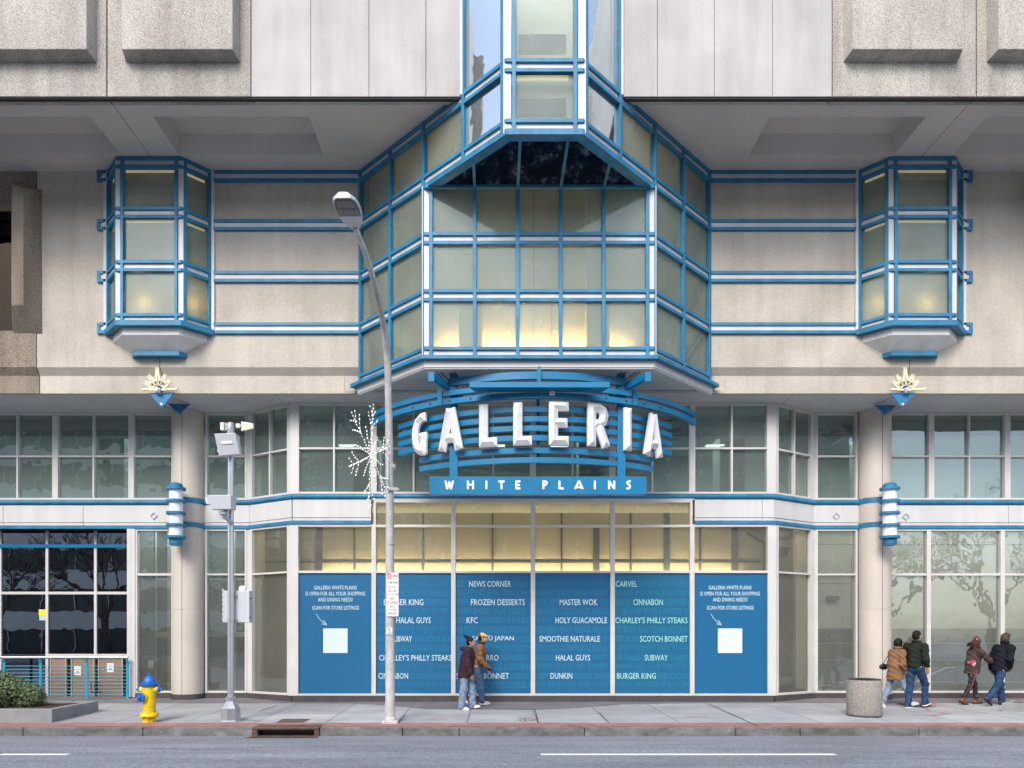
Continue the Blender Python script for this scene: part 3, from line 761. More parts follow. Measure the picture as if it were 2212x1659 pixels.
# centre gallery behind posters
g = MB(); YI = 20.8
g.quad((SLx-.05,YI,0),(SRx+.05,YI,0),(SRx+.05,YI,5.1),(SLx-.05,YI,5.1)); build('gallery_wall', g, M_BEIGE, mall)
for x in (SLx-.08, SRx+.02): build('partition_wall', MB().box(x, x+.06, YS+.1, YI, 0, 5.1), M_INT, mall)
g = MB()
def gx_(px): return XP(px, YI)
g.box(SLx, SRx-.9, YI-.02, YI-.003, 3.70, 3.75)
for px, wd in ((765.7,.05),(914,.05),(1064,.05),(1213,.05),(1288,.17),(1362,.05),(1440,.17),(1512,.06),(1586,.17),(690,.17)): g.box(gx_(px)-wd/2, gx_(px)+wd/2, YI-.026, YI-.002, 0, 5.1 if px != 1288 else 4.7)
g.bar((gx_(1612),YI-.02,4.55),(gx_(1650),YI-.02,4.25),.03,.06).box(gx_(1650)-.03, gx_(1650)+.03, YI-.025, YI-.004, 0, 4.25)
build('gallery_grid', g, M_GRID, mall)
tb = MB()
for k in range(6): x = -4+k*2; tb.tube([(x-.8,YI-.25,3.12),(x+.8,YI-.25,3.12)], .025, 8)
build('cove_tube', tb, M_WARM, mall)
area('cove_glow', (XC, YI-.22, 3.16), 11.5, .10, 125, (1,.72,.42), (math.radians(140),0,0), mall)
# unseen area lamps added to brighten the hall and left shop rooms
area('hall_fill', (13.5,20.8,5.0), 9, 1, 42, (1,.95,.95), (0,0,0), mall); area('shop_fill', (-8.2,20.3,5.0), 2, .6, 30, (.9,1,1), (0,0,0), mall)
area('clerestory_light', (XC,22,7.3), 34, 2, 330, (.95,1,1), (0,0,0), mall)
fl = MB().prism(inner, 0, .03); build('interior_floor', fl, M_STONE, mall)
# right hall with stone wainscot, handrails
r = MB(); YR = 22.0
r.quad((SRx+.08,YR,1.87),(XR,YR,1.87),(XR,YR,5.1),(SRx+.08,YR,5.1)); r.quad((XR,YS,0),(XR,YR,0),(XR,YR,5.1),(XR,YS,5.1))
build('hall_wall', r, M_INT, mall)
r = MB()
zr = [-.05, .28, .93, 1.42, 1.868]
for j in range(4):
    x = SRx+.08 + (j % 2)*.6; step = 1.9
    xs_ = [SRx+.08]
    while x < XR: 
        if x > xs_[-1]+.1: xs_.append(x)
        x += step
    xs_.append(XR)
    for a, b in zip(xs_, xs_[1:]): r.box(a+.004, b-.004, YR-.05, YR-.01, zr[j]+.004, zr[j+1]-.004)
build('stone_wainscot', r, M_STONE, mall)
r = MB(); r.box(SRx+.08, XR, YR-.009, YR-.001, 0, 1.87)
for z in zr[1:]: r.box(SRx+.08, XR, YR-.055, YR-.045, z-.009, z+.009, 0)
build('wainscot_joint', r, pbr('pale_joint',(.6,.6,.56),.5), mall)
r = MB(); j = [(9.9,3.2,3.9),(12.9,3.6,4.2)]
r.box(9.2,9.22,YR-.012,YR-.002,1.87,3.2).box(10.6,10.62,YR-.012,YR-.002,1.87,4.0).box(9.2,10.6,YR-.012,YR-.002,3.2,3.215).box(9.2, 18, YR-.012, YR-.002, 4.35, 4.365)
build('hall_joint', r, M_INTG, mall)
hr = MB(); yh = 20.4
def H(pts): hr.tube([(XP(a, yh), yh, ZP(b, yh)) for a, b in pts], .022, 8)
H([(1880,1560),(1920,1500),(2042,1443.5),(2065,1442),(2069,1446),(2070,1492)]); H([(2010,1458),(2010,1492)])
H([(1930,1520),(1990,1486),(1997,1484)]); H([(1750,1495),(1768,1482),(1795,1480),(1799,1484),(1800,1495)]); H([(1806,1495),(1807,1480),(1812,1475),(1835,1474)])
H([(1800,1490),(1700,1510),(1660,1545)])
build('handrail', hr, M_ALU, mall, smooth=50)
# small brown clip sign on the wall
bw = MB().extr([(XP(1782,YR),YR-.03,ZP(1290,YR)),(XP(1786,YR),YR-.03,ZP(1287,YR)),(XP(1808,YR),YR-.03,ZP(1287,YR)),(XP(1813,YR),YR-.03,ZP(1291,YR)),(XP(1808,YR),YR-.03,ZP(1296,YR)),(XP(1786,YR),YR-.03,ZP(1296,YR))],(0,-.05,0))
build('wall_plaque', bw, pbr('cardboard',(.42,.27,.15),.7), mall)
# left shop room behind glass at the column
r = MB(); r.quad((-9.5,21.5,0),(SLx-.08,21.5,0),(SLx-.08,21.5,5.1),(-9.5,21.5,5.1)); r.box(-9.52,-9.42,YS+.1,21.5,0,5.1)
build('shop_wall', r, M_INTD, mall)
r = MB()
for px in (299, 325, 333, 368, 505): x = XP(px, 20.6); r.box(x-.06, x+.06, 20.55, 20.65, 0, 5.1)
r.box(-9.42, SLx-.1, 20.56, 20.64, 1.62, 1.76).box(-9.42, SLx-.1, 20.56, 20.64, 3.2, 3.26)
r.box(-9.42, XP(316,20.6), 20.5, 20.55, .0, 5.1)
build('shop_screen', r, pbr('screen_frame',(.50,.52,.47),.6), mall)
m = MB().box(XP(318,YS), XP(330,YS), YS+.05, YS+.055, ZP(1443,YS), ZP(1427,YS)); build('notice', m, M_PURE, mall)
m = MB().box(XP(301,YS), XP(311,YS), YS+.05, YS+.055, ZP(1489,YS), ZP(1468,YS)); build('notice', m, pbr('teal_notice',(.02,.25,.33),.5), mall)
# end walls so that the building is closed
m = MB().box(XL-.3, XL, YU, 26, -.2, 17.2).box(XR, XR+.3, YU, 26, -.2, 17.2).box(XL-.3, XR+.3, 25.5, 26, -.2, 17.2).box(XL-.3, XR+.3, 16.7, 26, 17.2, 17.5)
build('outer_wall', m, M_AGG, mall)
# ================================================================ GROUND
def paving_mat(name, base, sx, sy, joint=.012, offx=0, offy=0, var=.10, jc=.35, off=0.0, fine=.10):
    m, nt, out = newmat(name); b = nt.nodes.new('ShaderNodeBsdfPrincipled'); nt.links.new(b.outputs[0], out.inputs[0]); b.inputs['Roughness'].default_value = .85
    tc = nt.nodes.new('ShaderNodeTexCoord'); mp = nt.nodes.new('ShaderNodeMapping'); mp.inputs['Location'].default_value = (offx, offy, 0)
    br = nt.nodes.new('ShaderNodeTexBrick'); br.offset = off; br.inputs['Scale'].default_value = 1
    br.inputs['Brick Width'].default_value = sx; br.inputs['Row Height'].default_value = sy; br.inputs['Mortar Size'].default_value = joint; br.inputs['Mortar Smooth'].default_value = .1
    br.inputs['Color1'].default_value = (*[c*(1-var) for c in base], 1); br.inputs['Color2'].default_value = (*[c*(1+var) for c in base], 1); br.inputs['Mortar'].default_value = (*[c*jc for c in base], 1)
    nt.links.new(tc.outputs['Object'], mp.inputs[0]); nt.links.new(mp.outputs[0], br.inputs['Vector'])
    c = mul(nt, br.outputs['Color'], ramp(nt, noise(nt, 1.1, 7).outputs[0], [(.3, .80), (.7, 1.08)]).outputs[0])
    c = mul(nt, c, ramp(nt, noise(nt, 70, 3, rough=.7).outputs[0], [(.35, 1-fine), (.65, 1+fine*.4)]).outputs[0])
    c = mul(nt, c, ramp(nt, noise(nt, 4.5, 6, rough=.7).outputs[0], [(.60, 1.0), (.74, .80)]).outputs[0])
    nt.links.new(c, b.inputs['Base Color'])
    bp = node(nt, 'ShaderNodeBump', Strength=.3, Distance=.01); nt.links.new(noise(nt, 60, 3).outputs[0], bp.inputs['Height']); nt.links.new(bp.outputs[0], b.inputs['Normal'])
    return m
def slope_sheet(name, x0, x1, y0, y1, mat, lift=0, poly=None):
    p = poly or [(x0,y0),(x1,y0),(x1,y1),(x0,y1)]
    return struct(build(name, MB().add([(x,y,gz(y)+lift) for x,y in p], [tuple(range(len(p)))]) , mat))
M_WALK = paving_mat('concrete_slabs', (.385,.39,.40), 1.43, 1.345, offx=-.88, offy=-14.905)
M_WALKD = paving_mat('grey_slabs', (.35,.35,.36), 1.43, 1.345, offx=-.88, offy=-14.905)
M_PAVER = paving_mat('dark_pavers', (.175,.165,.18), .30, .15, joint=.004, jc=.6, off=.5, var=.12)
M_BRICK = paving_mat('red_brick_paving', (.37,.175,.15), .20, .10, joint=.006, jc=.55, off=.5, var=.2)
GX0, GX1 = -40, 42
slope_sheet('sidewalk', -6.66, GX1, 14.905, 16.25, M_WALK, .004)
slope_sheet('sidewalk', GX0, -6.66, 14.905, 16.25, M_WALKD, .004)
slope_sheet('sidewalk', GX0, GX1, 14.3, 30, M_WALKD, 0)
slope_sheet('paver_strip', 0, 0, 0, 0, M_PAVER, .006, [(GX0,18.3),(-3.6,18.3),(-2.6,17.9),(-1.6,17.15),(.8,17.0),(2.0,17.4),(3.2,18.1),(5,18.35),(GX1,18.35),(GX1,20),(GX0,20)])
slope_sheet('brick_strip', GX0, GX1, 14.43, 14.90, M_BRICK, .008)
def granite():
    m, nt, out = newmat('granite'); b = nt.nodes.new('ShaderNodeBsdfPrincipled'); nt.links.new(b.outputs[0], out.inputs[0]); b.inputs['Roughness'].default_value = .8
    c = mul(nt, ramp(nt, noise(nt, 5, 8, (.5,1,1), .7).outputs[0], [(.3, (.08,.078,.074)), (.55, (.18,.175,.17)), (.75, (.29,.285,.28))]).outputs[0], ramp(nt, noise(nt, 90, 2).outputs[0], [(.35,.7),(.65,1.1)]).outputs[0])
    nt.links.new(c, b.inputs['Base Color']); bp = node(nt, 'ShaderNodeBump', Strength=.8, Distance=.03); nt.links.new(noise(nt, 7, 6).outputs[0], bp.inputs['Height']); nt.links.new(bp.outputs[0], b.inputs['Normal']); return m
M_GRAN = granite()
M_IRON = pbr('rusty_iron', (.13,.085,.065), .7, metal=.3, var=.25, vs=5, bump=.4, bs=40)
kx = [-40,-15.2,-12.1,-9.09,-6.78,-4.66,None,-3.37,-1.77,-.68,1.74,4.65,5.9,8.19,11.0,13.4,16.1,42]
m = MB(); zt = gz(14.3)+.004
for a, b in zip(kx, kx[1:]):
    if a is None or b is None: continue
    m.box(a+.006, b-.006, 14.28, 14.43, -.6, zt+.006)
kerb = struct(build('kerb', m, M_GRAN, bevel=.015))
def asphalt():
    m, nt, out = newmat('asphalt'); b = nt.nodes.new('ShaderNodeBsdfPrincipled'); nt.links.new(b.outputs[0], out.inputs[0]); b.inputs['Roughness'].default_value = .8
    c = ramp(nt, noise(nt, 20, 4, rough=.9).outputs[0], [(.3, (.115,.122,.14)), (.55, (.25,.264,.30)), (.72, (.50,.52,.57))]).outputs[0]
    c = mul(nt, c, ramp(nt, noise(nt, .7, 6, (.35,1.6,1)).outputs[0], [(.3,.70),(.7,1.1)]).outputs[0])
    c = mul(nt, c, ramp(nt, noise(nt, 2.4, 8, (.22,2.4,1), .75).outputs[0], [(.58,1.0),(.72,.60)]).outputs[0])
    c = mul(nt, c, ramp(nt, noise(nt, .35, 3, (.3,3,1)).outputs[0], [(.45,.86),(.55,1.0)]).outputs[0])
    nt.links.new(c, b.inputs['Base Color']); bp = node(nt, 'ShaderNodeBump', Strength=.6, Distance=.01); nt.links.new(noise(nt, 60, 3).outputs[0], bp.inputs['Height']); nt.links.new(bp.outputs[0], b.inputs['Normal']); return m
M_ASPH = asphalt()
def rz(y): return -.26 + .012*(14.28-y) if y > 4 else -.26+.012*10.28 - .012*(4-y)
m = MB(); ys_ = [14.285, 4, -7]
for a, b in zip(ys_, ys_[1:]): m.quad((-200,b,rz(b)),(200,b,rz(b)),(200,a,rz(a)),(-200,a,rz(a)))
road = struct(build('road', m, M_ASPH))
struct(build('ground', MB().quad((-400,-400,-.65),(400,-400,-.65),(400,400,-.65),(-400,400,-.65)), M_ASPH))
struct(build('far_sidewalk', MB().box(-200, 200, -24, -7, -.6, -.12), M_WALKD))
M_LINE = pbr('road_paint', (.78,.79,.80), .6, var=.10, vs=8, fine=.15, fs=60)
m = MB()
for a, b, yl in ((0,148,1632),(1168,1805,1630),(-900,-640,1632),(2900,3400,1628)):
    Y = 11.93; x0, x1 = XP(a,Y), XP(b,Y)
    m.quad((x0,Y-.085,rz(Y-.085)+.004),(x1,Y-.085,rz(Y-.085)+.004),(x1,Y+.085,rz(Y+.085)+.004),(x0,Y+.085,rz(Y+.085)+.004))
struct(build('lane_marking', m, M_LINE))
def gy(py): return 2.148/((py-1368)/1600+.0228)
def gp(px, py, lift=.010): y = gy(py); return (XP(px,y), y, gz(y)+lift)
def gline(m, pts, w):
    q = [gp(*p) for p in pts]
    for a, b in zip(q, q[1:]):
        a, b = Vector(a), Vector(b); d = (b-a).normalized(); n = Vector((-d.y, d.x, 0))*w/2; n.z = .0228*n.y
        m.add([a-n, b-n, b+n, a+n], [(0,1,2,3)])
m = MB(); random.seed(3)
for pts in ([(521,1558),(545,1556.5),(560,1559),(580,1557)],[(663,1534),(700,1534.5)],[(685,1556),(730,1556.4)],[(737,1555),(752,1555.3)],[(920,1554),(965,1554)],[(1305,1526.5),(1337,1527)],[(1370,1524),(1382,1524)],[(1480,1550.5),(1528,1549.5)],
            [(1912,1520),(1960,1524),(2000,1530),(2010,1537)],[(2022,1527),(2020,1518),(2000,1517)],[(1966,1545),(2000,1546),(2035,1544.5),(2052,1543),(2030,1539),(1985,1534)],[(2010,1547),(2030,1546.5)],[(1900,1545),(1908,1545)],[(1231,1554),(1236,1554)]):
    gline(m, pts, .035)
struct(build('pavement_marking', m, pbr('red_spray_paint', (.55,.19,.21), .8, var=.3, vs=12)))
m = MB()
for pts in ([(1155,1532),(1159,1546),(1163,1564)],[(1531,1521),(1560,1534),(1600,1552),(1636,1570)],[(560,1537),(600,1524)],[(860,1563),(876,1545)],[(1295,1541),(1316,1563)]): gline(m, pts, .02)
struct(build('pavement_crack', m, M_DARKGAP))
m = MB(); random.seed(21)
for (x, y, n, dx) in ((-6,12.6,9,.22),(2.5,13.1,12,.16),(3.4,12.4,7,.10),(8,12.8,8,.18),(-2.4,12.2,10,.15),(-9.5,13.3,9,.2),(6.5,11.5,7,.14)):
    q = Vector((x,y,0)); w_ = .010
    for k in range(n):
        p = q+Vector((dx*random.uniform(.5,1.4), random.uniform(-.05,.05), 0)); d = (p-q).normalized(); e = Vector((-d.y,d.x,0))*w_*random.uniform(.5,1.3)
        m.add([(a.x,a.y,rz(a.y)+.003) for a in (q-e,p-e,p+e,q+e)], [(0,1,2,3)]); q = p
struct(build('road_crack', m, pbr('tar', (.05,.052,.058), .7)))
# stain of dead grass and leaves at the expansion joint
m = MB()
for _ in range(260):
    a = random.gauss(0, 14); b = random.gauss(0, 4.2); p = gp(1142+a, 1556+b*.8, .012); r = random.uniform(.008,.03); t = random.random()*6.3
    m.add([(p[0]+r*math.cos(t), p[1]+r*math.sin(t), p[2]), (p[0]+r*.4*math.cos(t+1.6), p[1]+r*.4*math.sin(t+1.6), p[2]+.006), (p[0]-r*math.cos(t), p[1]-r*math.sin(t), p[2]+.002)], [(0,1,2)])
o = build('leaf_litter', m, pbr('dead_leaves', (.16,.12,.08), .9, var=.3, vs=9)); o['kind'] = 'stuff'
tag(o, 'patch of dead leaves and grit at the sidewalk joint', 'litter')
# storm drain
sdn = thing('storm_drain', 'rusty cast iron kerb inlet of the storm drain below the silver pole', 'storm drain', (-4.02,14.3,-.26))
x0, x1 = -4.66, -3.37; b_ = zt+.012
m = MB().box(x0, x1, 14.24, 14.80, b_-.05, b_).box(x0, x0+.10, 14.25, 14.5, -.40, b_-.051).box(x1-.10, x1, 14.25, 14.5, -.40, b_-.051).box(x0+.10, x1-.10, 14.26, 14.5, -.30, -.255).box(x0+.1, x1-.1, 14.27, 14.5, b_-.075, b_-.051)
build('frame', m, M_IRON, sdn, bevel=.012)
build('throat', MB().box(x0+.10, x1-.10, 14.44, 14.5, -.3, b_-.06), M_BLACK, sdn)
build('apron', MB().add([(x0-.05,13.98,rz(14)-.0+.012),(x1+.05,13.98,rz(14)+.012),(x1-.05,14.26,-.25),(x0+.05,14.26,-.25)], [(0,1,2,3)]), M_IRON, sdn)
# flat cover plates
pc = [gp(596,1561.5), gp(655,1561.5), gp(672,1554), gp(610,1554)]
tag(build('utility_cover', MB().add([pc[0],pc[1],pc[2],pc[3]], [(0,1,2,3)]), M_IRON), 'rusty rectangular utility cover plate set in the sidewalk', 'cover')
pc = [gp(1962,1528), gp(2018,1527), gp(1990,1517), gp(1938,1520)]
tag(build('utility_cover', MB().add(pc, [(0,1,2,3)]), pbr('dark_grate', (.05,.045,.045), .7, var=.4, vs=30)), 'dark grate in the sidewalk ringed with red paint', 'cover')

# ================================================================ HYDRANT
hx, hy = -6.997, 15.02; hz = gz(hy)
hyd = thing('fire_hydrant', 'yellow fire hydrant with bright blue caps near the kerb', 'fire hydrant', (hx,hy,hz))
M_YEL = pbr('yellow_enamel', (.82,.57,.008), .45, var=.14, vs=9, fine=.12, fs=60, coat=.1)
M_HBL = pbr('blue_enamel', (.008,.13,.48), .45, var=.14, vs=9, fine=.12, fs=60, coat=.1)
m = MB().lathe([(.115,0),(.118,.11),(.16,.115),(.182,.125),(.182,.165),(.165,.19),(.12,.20),(.12,.325),(.127,.33),(.127,.345),(.12,.35),(.118,.735)], (hx,hy,hz), 28)
for k in range(8):
    a = k*math.pi/4+.2; m.lathe([(.022,0),(.022,.12)], (hx+.108*math.cos(a), hy+.108*math.sin(a), hz), 6)
    m.lathe([(.016,.095),(.016,.21)], (hx+.155*math.cos(a), hy+.155*math.sin(a), hz), 6)
m.lathe([(.075,0),(.07,.06),(.062,.10)], (hx+.08,hy,hz+.665), 16, (1,0,0)).lathe([(.075,0),(.07,.06),(.062,.10)], (hx-.08,hy,hz+.665), 16, (-1,0,0))
m.lathe([(.10,0),(.105,.05),(.10,.075)], (hx-.06,hy-.075,hz+.52), 20, (-.35,-1,0))
build('barrel', m, M_YEL, hyd, smooth=35)
m = MB().lathe([(.12,.735),(.160,.74),(.167,.755),(.167,.79),(.15,.805),(.118,.812),(.11,.86),(.085,.905),(.05,.93),(.045,.935),(.034,.94),(.030,.99),(.01,.995)], (hx,hy,hz), 28)
for k in range(10):
    a = k*math.pi/5; m.bar((hx+.118*math.cos(a),hy+.118*math.sin(a),hz+.81),(hx+.055*math.cos(a),hy+.055*math.sin(a),hz+.925),.014,.02)
    m.lathe([(.014,.80),(.014,.822)], (hx+.146*math.cos(a),hy+.146*math.sin(a),hz), 6)
build('bonnet', m, M_HBL, hyd, smooth=35)
for s in (1, -1):
    m = MB().lathe([(.058,0),(.06,.04),(.05,.055),(.026,.06),(.024,.09),(.018,.093)], (hx+s*.165,hy,hz+.665), 10, (s,0,0)); build('cap', m, M_HBL, hyd, smooth=30)
m = MB().lathe([(.092,0),(.095,.025),(.085,.035),(.03,.038),(.028,.07),(.02,.072)], (hx-.085,hy-.147,hz+.52), 20, (-.35,-1,0))
for k in range(8):
    a = k*math.pi/4; m.bar((hx-.10+.03*math.cos(a),hy-.185,hz+.52+.03*math.sin(a)),(hx-.10+.082*math.cos(a),hy-.185,hz+.52+.082*math.sin(a)),.016,.016,(0,1,0))
build('cap', m, M_HBL, hyd, smooth=30)

# ================================================================ TRASH CAN
tx, ty = 7.965, 15.95; tz = gz(ty)
tc_ = thing('trash_can', 'round exposed aggregate litter bin with black rim at the kerb', 'trash can', (tx,ty,tz))
def can_mat():
    m, nt, out = newmat('pebble_concrete'); b = nt.nodes.new('ShaderNodeBsdfPrincipled'); nt.links.new(b.outputs[0], out.inputs[0]); b.inputs['Roughness'].default_value = .85
    tcn = nt.nodes.new('ShaderNodeTexCoord'); v = nt.nodes.new('ShaderNodeTexVoronoi'); v.inputs['Scale'].default_value = 75; nt.links.new(tcn.outputs['Object'], v.inputs['Vector'])
    c = mul(nt, ramp(nt, v.outputs['Distance'], [(.1, (.62,.58,.53)), (.55, (.27,.245,.215))]).outputs[0], ramp(nt, noise(nt, 45, 3, rough=.8).outputs[0], [(.3,.45),(.7,1.25)]).outputs[0])
    nt.links.new(c, b.inputs['Base Color']); bp = node(nt, 'ShaderNodeBump', Strength=.7, Distance=-.01); nt.links.new(v.outputs['Distance'], bp.inputs['Height']); nt.links.new(bp.outputs[0], b.inputs['Normal']); return m
build('drum', MB().lathe([(.345,.04),(.352,.06),(.355,.77),(.345,.785),(.30,.785),(.29,.70),(.28,.3)], (tx,ty,tz), 40), can_mat(), tc_, smooth=40)
build('foot', MB().lathe([(.33,0),(.335,.04),(.30,.05)], (tx,ty,tz), 40), pbr('bin_foot', (.10,.095,.085), .8), tc_, smooth=40)
build('rim', MB().lathe([(.30,.775),(.325,.787),(.33,.80),(.31,.81),(.22,.803),(.20,.79),(.20,.6)], (tx,ty,tz), 40), M_BLACK, tc_, smooth=40)
tc_.rotation_euler = (0,0,0)

# ================================================================ PLANTERS AND SHRUB
M_PLG = pbr('planter_stone', (.27,.28,.285), .8, var=.12, vs=3, fine=.15, fs=60, bump=.3)
M_SOIL = pbr('mulch', (.07,.038,.026), .95, var=.3, vs=8, fine=.5, fs=40, bump=1.2, bs=25)
def planter(name, label, poly, zt_):
    t = thing(name, label, 'planter', (sum(p[0] for p in poly)/4, sum(p[1] for p in poly)/4, gz(poly[0][1])))
    n = len(poly); c = Vector((t.location.x, t.location.y)); m = MB(); q = []
    for i in range(n):
        p = Vector(poly[i]); a = (Vector(poly[i-1])-p).normalized(); b = (Vector(poly[(i+1)%n])-p).normalized(); s = (a+b).normalized()*.15/max(.4, abs(math.sin(math.acos(max(-1,min(1,a.dot(b))))/2))); q.append(p+s)
    for i in range(n):
        j = (i+1) % n; m.prism([tuple(poly[i]), tuple(poly[j]), tuple(q[j]), tuple(q[i])], -.3, zt_)
    build('stone_edging', m, M_PLG, t, bevel=.01)
    # uneven mulch
    s = MB(); N = 14; f = []
    def bil(u, v): return (1-u)*(1-v)*q[0]+u*(1-v)*q[1]+u*v*q[2]+(1-u)*v*q[3]
    vs = []
    for i in range(N+1):
        for j in range(N+1):
            p = bil(i/N, j/N); vs.append((p.x, p.y, zt_-.05+random.uniform(-.015,.02)+.05*math.sin(math.pi*i/N)*math.sin(math.pi*j/N)))
    for i in range(N):
        for j in range(N): f.append((i*(N+1)+j, (i+1)*(N+1)+j, (i+1)*(N+1)+j+1, i*(N+1)+j+1))
    s.add(vs, f)
    for _ in range(500):
        p = bil(random.random(), random.random()); a = random.random()*6.3; L = random.uniform(.015,.04); z = zt_-.01+random.uniform(0,.03)
        s.add([(p.x,p.y,z),(p.x+L*math.cos(a),p.y+L*math.sin(a),z+random.uniform(-.01,.02)),(p.x+L*.3*math.cos(a+1.2),p.y+L*.3*math.sin(a+1.2),z+.01)], [(0,1,2)])
    build('mulch', s, M_SOIL, t)
    return t
planter('planter', 'low grey stone planter with mulch beneath the round shrub', [(-13.6,14.95),(-8.93,14.95),(-8.98,16.80),(-13.6,16.80)], .19)
planter('planter', 'empty low grey stone planter corner at the right edge by the walkers', [(11.45,16.72),(14.5,16.15),(14.9,17.5),(12.15,17.45)], .145)
def leafmat(name, a, b_):
    m, nt, out = newmat(name); b = nt.nodes.new('ShaderNodeBsdfPrincipled'); nt.links.new(b.outputs[0], out.inputs[0]); b.inputs['Roughness'].default_value = .45
    r = ramp(nt, noise(nt, 14, 3).outputs[0], [(.3, a), (.7, b_)]); nt.links.new(r.outputs[0], b.inputs['Base Color']); return m
M_LEAF = leafmat('euonymus_leaf', (.045,.085,.025), (.17,.21,.085))
M_BARK = pbr('bark', (.11,.085,.07), .9, var=.2, vs=5)
sh = thing('shrub', 'rounded leafy green shrub in the low stone planter', 'shrub', (-10.6,15.85,.17))
m = MB(); st = MB(); random.seed(11)
lobes = [(-10.35,15.75,.46,.50,.42),(-10.75,15.9,.55,.62,.44),(-11.3,15.8,.52,.66,.46),(-9.98,15.85,.36,.38,.32),(-11.9,15.9,.5,.6,.42),(-10.55,15.45,.40,.42,.36),(-12.4,15.8,.45,.5,.4)]
for (lx, ly, lz, rx, rz_) in lobes:
    st.tube([(lx,ly,.12),(lx+random.uniform(-.1,.1),ly,lz)], [.02,.008], 5)
    for _ in range(20):
        a = random.random()*6.3; e = random.uniform(-.2,1.4); st.tube([(lx,ly,lz-.25),(lx+rx*.8*math.cos(a)*math.cos(e), ly+rx*.7*math.sin(a)*math.cos(e), lz+rz_*.8*math.sin(e))],[.008,.003],3)
    for _ in range(1500):
        d = Vector((random.gauss(0,1),random.gauss(0,1),random.gauss(0,1))).normalized(); k = random.uniform(.55,1.0)**.5*random.uniform(.86,1.07)
        p = Vector((lx+d.x*rx*k, ly+d.y*rx*.85*k, lz+d.z*rz_*k))
        if p.z < .17: continue
        n = (d+Vector((random.gauss(0,.5),random.gauss(0,.5),random.gauss(0,.5)+.3))).normalized(); t = n.orthogonal().normalized(); t = (Matrix.Rotation(random.random()*6.3,3,n) @ t); s_ = n.cross(t)
        L = random.uniform(.025,.045); W = L*.5
        m.add([p-t*L, p+s_*W-n*.006, p+t*L, p-s_*W-n*.006], [(0,1,2),(0,2,3)])
build('foliage', m, M_LEAF, sh); build('stem', st, M_BARK, sh)
tag(build('stone', MB().ball((-10.35,15.25,.20),.07,8,(1.3,.9,.7)), M_PLG), 'small grey rock on the mulch under the shrub', 'rock')

# ================================================================ RAILING
ra = thing('railing', 'turquoise wire railing with steel top rail before the entrance', 'railing', (-10.5,19.3,.0))
yr = 19.25; zr0 = gz(yr)
M_TURQ = pbr('turquoise_paint', (.02,.30,.46), .4, var=.08, vs=4)
xs_ = [XP(p,yr) for p in (-74,7,86,186,274)]
ztop = ZP(1420,yr)
build('top_rail', MB().tube([(XL+1,yr,ztop),(XP(277,yr),yr,ztop)], .035, 12), M_ALU, ra, smooth=50)
for x in xs_:
    m = MB(); m.box(x-.03,x+.03,yr+.02,yr+.05,zr0,ztop-.14); m.add([(x-.03,yr+.02,ztop-.14),(x+.03,yr+.02,ztop-.14),(x+.03,yr+.05,ztop-.14),(x-.03,yr+.05,ztop-.14),(x-.03,yr-.03,ztop-.03),(x+.03,yr-.03,ztop-.03),(x+.03,yr+.0,ztop-.03),(x-.03,yr+.0,ztop-.03)], [(0,1,5,4),(1,2,6,5),(2,3,7,6),(3,0,4,7),(4,5,6,7)])
    build('post', m, M_TURQ, ra)
for k in range(9): build('cable', MB().tube([(XL+1,yr+.035,zr0+.12+k*.092),(XP(274,yr),yr+.035,zr0+.12+k*.092)], .009, 6), M_TURQ, ra)

# ================================================================ WALL LAMPS AND STAR ORNAMENTS
def lamp(cx, word):
    y = 18.66; t = thing('wall_lamp', 'tall white cylinder lamp with blue rings on the %s round column' % word, 'lamp', (cx,y,3.9), 'cylinder lamps on the columns')
    build('diffuser', MB().lathe([(.168,4.12),(.168,5.36)], (cx,y,0), 28), pbr('opal_glass', (.80,.83,.90), .25, var=.03, coat=.4) if 'opal_glass' not in MATS else MATS['opal_glass'], t, smooth=40)
    for z in (4.14,4.44,4.745,5.05): build('ring', MB().lathe([(.17,z-.03),(.235,z-.03),(.235,z+.03),(.17,z+.03)], (cx,y,0), 32), M_BLUE, t, smooth=35)
    build('top_cap', MB().lathe([(.17,5.33),(.235,5.33),(.235,5.39),(.165,5.395),(.165,5.46),(.13,5.50),(.05,5.52)], (cx,y,0), 32), M_BLUE, t, smooth=35)
    build('bottom_cap', MB().lathe([(.10,3.93),(.15,3.94),(.15,3.97),(.162,3.98),(.162,4.11)], (cx,y,0), 32), M_BLUE, t, smooth=35)
    for z in (5.10,4.52): build('bracket', MB().box(cx-.05,cx+.05,y+.15,19.0,z-.06,z+.06), M_BLUE, t)
lamp(CXL, 'left'); lamp(CXR, 'right')
M_RAY = pbr('cream_paint', (.76,.70,.47), .5, var=.06)
M_ORN = pbr('ornament_blue', (.02,.20,.42), .45, var=.2, vs=6, fine=.2, fs=30)
